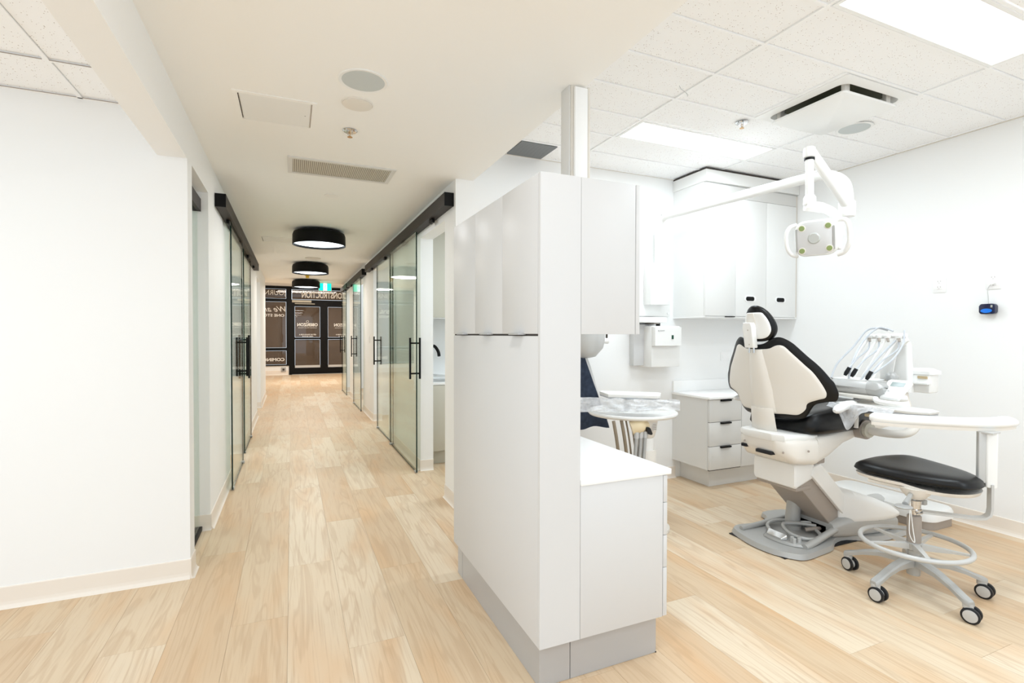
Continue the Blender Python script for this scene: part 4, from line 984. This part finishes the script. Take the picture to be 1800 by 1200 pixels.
# armrests
def blob(name, pts, r, m, par): tube(name, spl(pts, 5), r, m, par, 16)
def taper(n, a, b, c): return [a+(b-a)*math.sin(min(1, i/(n*.35))*PI/2) if i < n*.7 else b+(c-b)*((i-n*.7)/(n*.3))**2 for i in range(n+1)]
blob('armrest', [(2.80, 1.885, .845), (2.86, 1.90, .852), (2.93, 1.915, .862), (3.05, 1.93, .87)], taper(15, .008, .026, .014), wht_m, ch)
blob('armrest', [(2.70, 2.50, .850), (2.76, 2.49, .853), (2.84, 2.48, .856), (3.0, 2.46, .86)], taper(15, .008, .022, .014), wht_m, ch)
for yy, s in ((1.945, -1), (2.455, 1)): tube('armrest_post', spl([(3.05, yy, .865), (3.08, yy-.0, .80), (3.08, yy+.0, .72)], 4), .014, ivory_m, ch, 10)
# swivel joint of the delivery arm, its drum and the arm below the tray
cyl('swivel_drum', (3.20, 2.06, .70), (3.185, 1.945, .70), .058, taupe_m, ch, n=36)
cyl('swivel_cap', (3.185, 1.945, .70), (3.183, 1.925, .70), .045, greige_m, ch, n=36)

fc = thing('foot_control', 'chrome foot pedal with coiled grey hose lying on the chair base', 'foot control', (2.72, 2.12, .04))
loop = [(2.70, 2.18, .055), (2.78, 2.30, .062), (2.90, 2.32, .065), (3.0, 2.24, .065), (2.98, 2.12, .062), (2.90, 2.03, .06), (2.80, 2.04, .062), (2.76, 2.12, .072), (2.82, 2.22, .085), (2.92, 2.20, .085), (3.0, 2.13, .08)]
tube('hose', spl(loop, 7), .011, grey_m, fc, 10)
alo = [(2.66, 2.22), (2.66, 2.10), (2.70, 2.02), (2.76, 1.995), (2.80, 2.03), (2.76, 2.10), (2.74, 2.20), (2.70, 2.245)]
alo = [(p.x, p.y) for p in spl([(a, b, 0) for a, b in alo], 4, True)]
prism('pedal_plate', alo, lambda u, v: (u, v, .036), lambda u, v: (2.72+(u-2.72)*.9, 2.12+(v-2.12)*.9, .050), grey_m, fc, bev=.003)
link('pedal', aloft(BM(), [sx(2.665, 2.11, 2.21, .05, .062, .005), sx(2.69, 2.09, 2.22, .05, .085, .01), sx(2.735, 2.11, 2.20, .05, .06, .004)]), chrome_m, fc, smooth=True)
for x, y in ((2.715, 2.075), (2.735, 2.045), (2.76, 2.06), (2.70, 2.05)): cyl('stud', (x, y, .05), (x, y, .078), .010, ltgrey_m, fc, n=14)
ub2 = thing('utility_box', 'low white floor box with grey base along the wall beyond the chair', 'floor box', (3.95, 2.2, 0))
bm = BM(); oo = rrect(.32, .74, .08, 6)
aloft(bm, [[(3.93+u, 2.27+v, .055) for u, v in oo], [(3.93+u, 2.27+v, .095) for u, v in oo], [(3.93+u*.94, 2.27+v*.97, .118) for u, v in oo], [(3.93+u*.8, 2.27+v*.9, .125) for u, v in oo]])
link('lid', bm, wht_m, ub2, smooth=True)
prism('base', rrect(.305, .725, .075, 6), lambda u, v: (3.93+u, 2.27+v, .001), lambda u, v: (3.93+u, 2.27+v, .055), taupe_m, ub2, smooth=True)
tube('conduit', spl([(3.58, 2.2, .09), (3.68, 2.22, .11), (3.80, 2.24, .10)], 5), .05, ltgrey_m, ub2, 16)

# ---------------------------------------------------------------- delivery unit
du = thing('delivery_unit', 'white instrument delivery unit with hoses and keypad over the chair seat', 'delivery unit', (3.1, 1.95, .9))
# instrument rack: rounded wedge running along y
def sec(y, x0, zt, zb, dp, r=.012):
    return [(x0+u, y, v) for u, v in ((0, zb+.02), (-.012, zb+.045), (0, zt-.008), (.01, zt), (dp*.7, zt-.01), (dp, zt-.045), (dp, zb+.03), (dp*.8, zb), (.02, zb))]
link('rack', aloft(BM(), [sec(2.075, 3.05, 1.005, .935, .16), sec(2.06, 3.04, 1.012, .925, .17), sec(1.86, 3.04, 1.005, .92, .17)]), ltgrey_m, du, smooth=True)
link('rack_end', aloft(BM(), [sec(1.858, 3.035, 1.012, .918, .18), sec(1.80, 3.035, 1.005, .915, .18), sec(1.775, 3.05, .985, .93, .15)]), grey_m, du, smooth=True)
box('rack_top', 3.045, 3.22, 1.86, 2.075, 1.001, 1.012, wht_m, du, bev=.004)
for y in (2.02, 1.96, 1.90): lathe('knob', (3.032, y, .965), [(.002, 0), (.010, 0), (.013, .012), (.002, .012)], grey_m, du, 14, 0)
box('rack_foot', 3.02, 3.20, 1.80, 2.08, .905, .925, ivory_m, du, bev=.006)
tube('rack_bar', [(3.02, 2.08, .900), (3.03, 1.93, .902)], .007, wht_m, du, 10)
# keypad
def kp(u, v, d):
    c0 = Vector((3.10, 1.735, .955)); r_ = Vector((-.08, -.99, 0)).normalized(); n_ = Vector((-.72, .05, .69)).normalized(); u_ = n_.cross(r_).normalized()
    if u_.z < 0: u_ = -u_
    return c0+r_*u+u_*v+n_*d
prism('keypad', [(-.055, -.065), (.045, -.065), (.062, .06), (.05, .072), (-.055, .072), (-.068, .06)], lambda u, v: kp(u, v, 0), lambda u, v: kp(u, v, .022), wht_m, du, bev=.006)
prism('screen', rrect(.072, .030, .002, 2), lambda u, v: kp(u, v+.035, .0215), lambda u, v: kp(u, v+.035, .0235), lcd_m, du)
for a in (-.025, 0, .025): prism('key', rrect(.014, .008, .003, 3), lambda u, v: kp(u+a, v-.015, .0215), lambda u, v: kp(u+a, v-.015, .0228), ltgrey_m, du)
tube('grab_handle', spl([(3.02, 1.80, .915), (3.0, 1.78, .905), (2.99, 1.73, .900), (3.0, 1.66, .900), (3.02, 1.63, .905)], 5), .014, wht_m, du, 14)
# whip arms
con = [(3.29, 2.0, 1.265), (3.29, 1.945, 1.265), (3.29, 1.895, 1.265), (3.29, 1.835, 1.265)]
tips = [(3.05, 1.985, 1.06), (3.05, 1.945, 1.055), (3.05, 1.86, 1.045)]
for k, cpt in enumerate(con):
    cpt = Vector(cpt)
    lathe('whip_head', tuple(cpt+Vector((0, 0, -.015))), [(.004, 0), (.016, .004), (.018, .02), (.010, .032)], wht_m, du, 16)
    tube('whip_arm', spl([(3.19, cpt.y+.085, 1.01), (3.23, cpt.y+.05, 1.12), tuple(cpt+Vector((.01, .01, -.01)))], 6), .0075, wht_m, du, 8)
    cyl('whip_clip', tuple(cpt+Vector((-.012, -.008, -.012))), tuple(cpt+Vector((-.018, -.014, -.032))), .007, taupe_m, du, n=10)
for k, tp in enumerate(tips):
    tp = Vector(tp); cpt = Vector(con[k if k < 2 else 3])
    tube('handpiece_tip', [tuple(tp+Vector((.0, .008, -.03))), tuple(tp+Vector((.003, .002, -.015))), tuple(tp+Vector((.012, -.012, .018)))], [.008, .012, .011], rubber_m, du, 12)
    tube('hose', spl([tuple(tp+Vector((.012, -.012, .016))), tuple(tp*.6+cpt*.4+Vector((0, -.01, -.01))), tuple(cpt+Vector((-.03, -.01, -.08))), tuple(cpt+Vector((-.015, -.01, -.03)))], 7), .0045, hose_m, du, 8)
tube('hose', spl([(3.04, 2.07, 1.01), (3.10, 2.07, 1.10), (3.20, 2.04, 1.20), (3.27, 2.01, 1.295), (3.29, 1.96, 1.315), (3.30, 1.90, 1.30)], 7), .0055, hose_m, du, 8)
tube('hose', spl([(3.05, 1.97, 1.01), (3.12, 1.99, 1.12), (3.22, 1.99, 1.24), (3.28, 1.95, 1.312), (3.29, 1.90, 1.31), (3.29, 1.865, 1.295)], 7), .0055, hose_m, du, 8)
tube('hose', spl([(3.05, 1.90, 1.01), (3.14, 1.89, 1.10), (3.24, 1.87, 1.19), (3.28, 1.845, 1.24)], 7), .0055, hose_m, du, 8)
tube('hose', spl([(3.06, 1.85, 1.04), (3.15, 1.79, 1.13), (3.25, 1.79, 1.22), (3.28, 1.80, 1.30)], 7), .005, hose_m, du, 8)
# whip post and shield
link('whip_post', aloft(BM(), [[(3.40+u, 1.865+v, .93) for u, v in rrect(.06, .10, .02)], [(3.39+u, 1.865+v, 1.22) for u, v in rrect(.05, .08, .02)], [(3.37+u, 1.865+v, 1.27) for u, v in rrect(.03, .05, .012)]]), wht_m, du, smooth=True)
prism('whip_shield', [(1.80, 1.24), (1.88, 1.265), (1.96, 1.10), (1.96, 1.0), (1.90, .98), (1.87, 1.18)], lambda u, v: (3.33, u, v), lambda u, v: (3.345, u, v), wht_m, du, bev=.004)
tube('whip_beam', [(3.33, 2.03, 1.262), (3.34, 1.82, 1.270)], .014, wht_m, du, 12)
lathe('round_knob', (3.22, 1.83, 1.005), [(.03, 0), (.034, .02), (.028, .04), (.012, .052)], grey_m, du, 24)
# water bottle unit beside it
box('water_unit', 3.42, 3.52, 1.74, 1.85, .93, 1.045, wht_m, du, bev=.012)
link('water_unit_lid', aloft(BM(), [[(3.47+u, 1.79+v, 1.04) for u, v in rrect(.11, .13, .02)], [(3.47+u, 1.79+v, 1.058) for u, v in rrect(.11, .13, .02)], [(3.47+u, 1.80+v, 1.075) for u, v in rrect(.07, .09, .02)]]), wht_m, du, smooth=True)
box('level_window', 3.414, 3.421, 1.75, 1.80, 1.015, 1.03, tan_m, du)
box('unit_ledge', 3.39, 3.43, 1.735, 1.815, .982, .994, wht_m, du, bev=.003)
# link arms to the chair
tube('link_arm', spl([(3.19, 1.94, .70), (3.20, 1.86, .695), (3.26, 1.78, .70), (3.36, 1.78, .74), (3.39, 1.84, .84), (3.39, 1.865, .94)], 6), .024, ivory_m, du, 16)
tube('cross_arm', spl([(3.14, 2.05, .905), (3.2, 1.95, .895), (3.36, 1.83, .89)], 5), .022, wht_m, du, 12)
box('tray_slide', 3.02, 3.10, 1.62, 1.86, .805, .822, yel_m, du, bev=.004)
box('slide_grip', 3.03, 3.09, 1.585, 1.65, .793, .806, rubber_m, du, bev=.004)

tr2 = thing('instrument_tray', 'thin white steel-rimmed tray reaching over the stool armrest', 'tray', (3.06, 1.74, .86))
oo = [(2.98, 1.99), (3.13, 1.99), (3.16, 1.95), (3.16, 1.60), (3.10, 1.535), (3.02, 1.535), (2.97, 1.60), (2.965, 1.96)]
prism('tray', oo, lambda u, v: (u, v, .858), lambda u, v: (3.06+(u-3.06)*1.04, 1.76+(v-1.76)*1.03, .874), wht_m, tr2, bev=.003)
prism('rim', oo, lambda u, v: (u, v, .851), lambda u, v: (u, v, .8575), hose_m, tr2)
box('tray_stem', 3.03, 3.10, 1.72, 1.80, .823, .851, wht_m, tr2, bev=.004)
def wr2(u, v):
    # sleeve over the tray's chair end, one corner hanging down
    x = 2.955-.004*math.sin(u*20); y = 2.02-.36*u; drop = .125*math.exp(-((u-.36)/.14)**2)+.022
    q = noise.noise((u*9, v*6, 3))*.012
    return (x-.030*v+q, y+q, .872-drop*v*1.0+q*.5)
drape('plastic_sleeve', wr2, 40, 10, film_m, 'crumpled clear plastic wrap hanging from the tray beside the chair armrest', 'plastic sleeve')

# ---------------------------------------------------------------- assistant stool
SX, SY = 2.853, 1.51
st = thing('dental_stool', 'five-castor stool with black seat, foot ring and curved white body rest', 'stool', (SX, SY, 0))
def castor(ang, r, yaw):
    c_, s_ = math.cos(ang), math.sin(ang); x, y = SX+c_*r, SY+s_*r
    ct = thing('castor', '', '', (x, y, 0))
    for k_ in ('label', 'category'): del ct[k_]
    ct.parent = st; ct.matrix_parent_inverse = Matrix.Translation(-st.location)
    return x, y, ct
legr = .285
for k in range(5):
    ang = math.radians(34+72*k); c_, s_ = math.cos(ang), math.sin(ang)
    ex_, ey_ = SX+c_*legr, SY+s_*legr
    def P(r_, w_, zt, th): # section of leg at radius r_
        cx_, cy_ = SX+c_*r_, SY+s_*r_
        return [(cx_-s_*a, cy_+c_*a, zt+b) for a, b in ((-w_, -th), (-w_, -.006), (-w_*.7, 0), (w_*.7, 0), (w_, -.006), (w_, -th))]
    lg = link('leg', aloft(BM(), [P(.02, .024, .166, .04), P(.07, .024, .164, .036), P(.14, .022, .152, .026), P(.21, .020, .130, .022), P(.262, .020, .108, .022), P(.290, .020, .099, .024), P(.303, .014, .094, .02)]), grey_m, st, smooth=True)
    lathe('castor_stem', (ex_, ey_, .058), [(.014, 0), (.020, .004), (.020, .022), (.014, .024)], ltgrey_m, st, 20)
    yaw = math.radians((20, -12, 2, 14, 10)[k])
    wx, wy = math.cos(yaw), math.sin(yaw)
    tx, ty = -wy, wx   # rolling direction
    ox, oy = ex_+tx*-.012, ey_+ty*-.012
    hub = BM(); tyre = BM()
    for s in (-1, 1):
        a = Vector((ox+wx*s*.010, oy+wy*s*.010, .035)); b = Vector((ox+wx*s*.025, oy+wy*s*.025, .035))
        atube(tyre, [a, a.lerp(b, .15), a.lerp(b, .85), b], [.030, .0348, .0348, .030], 32)
        atube(hub, [b.lerp(a, .3), b+(b-a)*.04, b+(b-a)*.12], [.0265, .0265, .021], 32)
    atube(hub, [Vector((ox-wx*.01, oy-wy*.01, .035)), Vector((ox+wx*.01, oy+wy*.01, .035))], .022, 20)
    ty_ = link('castor', tyre, rubber_m, st, smooth=True); link('hub', hub, ltgrey_m, ty_, smooth=True)
    abm = abox(BM(), ox-.008, ox+.008, oy-.008, oy+.008, .035, .062, .003); link('fork', abm, ltgrey_m, ty_, smooth=True)
lathe('hub_body', (SX, SY, .075), [(.02, 0), (.028, .002), (.03, .08), (.045, .085)][:3], grey_m, st, 28)
lathe('column', (SX, SY, .235), [(.028, 0), (.030, .004), (.030, .135), (.024, .14)], taupe_m, st, 32)
lathe('lower_column', (SX, SY, .15), [(.026, 0), (.027, .09)], grey_m, st, 28)
lathe('gas_lift', (SX, SY, .37), [(.014, 0), (.014, .14)], chrome_m, st, 20)
lathe('clamp_ring', (SX, SY, .40), [(.020, 0), (.033, .002), (.033, .008), (.027, .010), (.027, .030), (.031, .032), (.031, .05), (.020, .052)], chrome_m, st, 28)
box('clamp_bolt', SX+.022, SX+.045, SY-.034, SY-.010, .428, .452, grey_m, st, bev=.002)
for z in (.385, .398): box('clamp_lug', SX-.030, SX+.030, SY-.030, SY-.022, z, z+.008, chrome_m, st, bev=.001)
ring = [(SX+.222*math.cos(a*2*PI/64), SY+.222*math.sin(a*2*PI/64), .232) for a in range(64)]
tube('foot_ring', ring, .0115, ltgrey_m, st, 14, closed=True)
for k in range(5):
    ang = math.radians(8+72*k); c_, s_ = math.cos(ang), math.sin(ang)
    def Q(r_, w_, zt, zb): return [(SX+c_*r_-s_*a-.0, SY+s_*r_+c_*a, b) for a, b in ((-w_, zb), (-w_, zt), (w_, zt), (w_, zb))]
    link('spoke', aloft(BM(), [Q(.02, .016, .236, .205), Q(.08, .012, .236, .212), Q(.15, .010, .234, .222), Q(.219, .009, .233, .226)]), ltgrey_m, st)
lathe('spoke_hub', (SX, SY, .20), [(.028, 0), (.034, .004), (.036, .036), (.030, .04)], grey_m, st, 28)
# cable dangling beside the column
tube('release_cable', spl([(SX-.055, SY-.01, .485), (SX-.065, SY-.015, .40), (SX-.075, SY-.02, .30), (SX-.05, SY-.03, .255), (SX-.05, SY-.02, .33), (SX-.052, SY-.01, .44), (SX-.05, SY-.008, .485)], 5), .0022, wht_m, st, 6)
tube('lever', [(SX-.05, SY-.01, .485), (SX-.13, SY-.03, .455)], [.010, .013], grey_m, st, 12)
lathe('paddle', (SX-.155, SY-.035, .440), [(.002, 0), (.034, .003), (.038, .009), (.030, .014), (.002, .013)], grey_m, st, 28)
# seat: rounded quadrilateral, thick leather pad on a pale pan
q = [(2.800, 1.78), (3.20, 1.79), (3.275, 1.74), (3.21, 1.42), (3.12, 1.315), (2.93, 1.20), (2.80, 1.215), (2.735, 1.32)]
q = [(2.80, 1.765), (2.86, 1.80), (3.05, 1.82), (3.20, 1.78), (3.235, 1.70), (3.19, 1.52), (3.12, 1.385), (3.03, 1.305), (2.92, 1.30), (2.86, 1.35), (2.80, 1.50), (2.775, 1.66)]
def smap(s, t, d):
    rr_ = ((s-2.98)**2+(t-1.56)**2)/.08
    return (s, t, .555+d-.012*(1-rr_)*(d > 0))
pillow('seat', q, (2.99, 1.56), smap, lambda k: .050*(1-k**7)**.5, lambda k: -.025*(1-k**4)**.5-.0, leather_m, st)
qq = [(2.99+(a-2.99)*.97, 1.56+(b-1.56)*.97) for a, b in q]
pillow('seat_pan', qq, (2.97, 1.55), lambda s, t, d: (s, t, .528+d-.030*max(0, 1-((s-2.95)**2+(t-1.45)**2)/.03)), lambda k: .006, lambda k: -.010, ivory_m, st)
lathe('mechanism', (SX+.01, SY, .452), [(.02, 0), (.035, .006), (.06, .035), (.075, .062)], ivory_m, st, 24)
for k in range(2): tube('pan_rib', [(2.80+.02*k, 1.70, .505), (2.86, 1.45, .500)], .009, ivory_m, st, 8)
# body rest on its L bracket
BXx, BYy = 3.062, 1.315
def flat(pts, w_, th, m, name):
    bm = BM(); secs = []
    P_ = [Vector(p) for p in pts]; side = Vector((.35, .94, 0)).normalized()
    d0 = (P_[1]-P_[0])
    for i_, p in enumerate(P_):
        d = (P_[min(i_+1, len(P_)-1)]-P_[max(i_-1, 0)]).normalized()
        sd_ = Vector((.70, .714, 0)); nn = d.cross(sd_).normalized()
        secs.append([p+sd_*w_*a+nn*th*b for a, b in ((-1, -1), (1, -1), (1, 1), (-1, 1))])
    return link(name, aloft(bm, secs), m, st, smooth=True, angle=math.radians(50))
flat([(SX+.02, SY-.02, .395), (2.95, 1.42, .392), (3.02, 1.345, .390), (3.05, 1.318, .395), (3.064, 1.305, .412), (3.068, 1.302, .44), (3.068, 1.302, .50), (3.068, 1.302, .56)], .022, .005, ltgrey_m, 'bracket')
box('bracket_slot', 3.056, 3.064, 1.292, 1.297, .45, .53, rubber_m, st)
prism('post_cover', rrect(.045, .030, .008), lambda u, v: (3.068+u*.714+v*.7, 1.302-u*.7+v*.714, .545), lambda u, v: (3.068+u*.714+v*.7, 1.302-u*.7+v*.714, .805), wht_m, st, bev=.003)
prism('post_inner', rrect(.030, .028, .004), lambda u, v: (3.045+u*.714+v*.7, 1.330-u*.7+v*.714, .565), lambda u, v: (3.045+u*.714+v*.7, 1.330-u*.7+v*.714, .808), ltgrey_m, st, bev=.002)
box('rest_plate', 3.03, 3.10, 1.28, 1.34, .803, .812, ltgrey_m, st, bev=.002)
arc = spl([(2.745, 1.665, .846), (2.79, 1.60, .844), (2.86, 1.52, .843), (2.95, 1.432, .843), (3.05, 1.36, .843), (3.16, 1.315, .845), (3.27, 1.312, .848)], 6)
bm = BM(); secs = []
for i_, p in enumerate(arc):
    d = (arc[min(i_+1, len(arc)-1)]-arc[max(i_-1, 0)]).normalized(); nn = Vector((-d.y, d.x, 0)); n_ = len(arc)-1
    e_ = min(1, .45+i_*.3, .3+(n_-i_)*.25); ww = (.030+.022*(i_/n_))*e_; hh = .030*e_
    secs.append([p+nn*u*ww+Vector((0, 0, v*hh)) for u, v in [(math.cos(a*PI/8), math.sin(a*PI/8)*(.95 if a < 8 else .8)) for a in range(16)]])
link('body_rest', aloft(bm, secs), wht_m, st, smooth=True, angle=math.radians(70))
bm = BM(); secs = []
for i_, p in enumerate(arc[1:-2]):
    d = (arc[i_+2]-arc[i_]).normalized(); nn = Vector((-d.y, d.x, 0)); ww = .030
    secs.append([p+nn*u*ww+Vector((0, 0, -.024+v*.008)) for u, v in ((-1, -1), (1, -1), (1.05, 1), (-1.05, 1))])
link('rest_base', aloft(bm, secs), ivory_m, st, smooth=True)
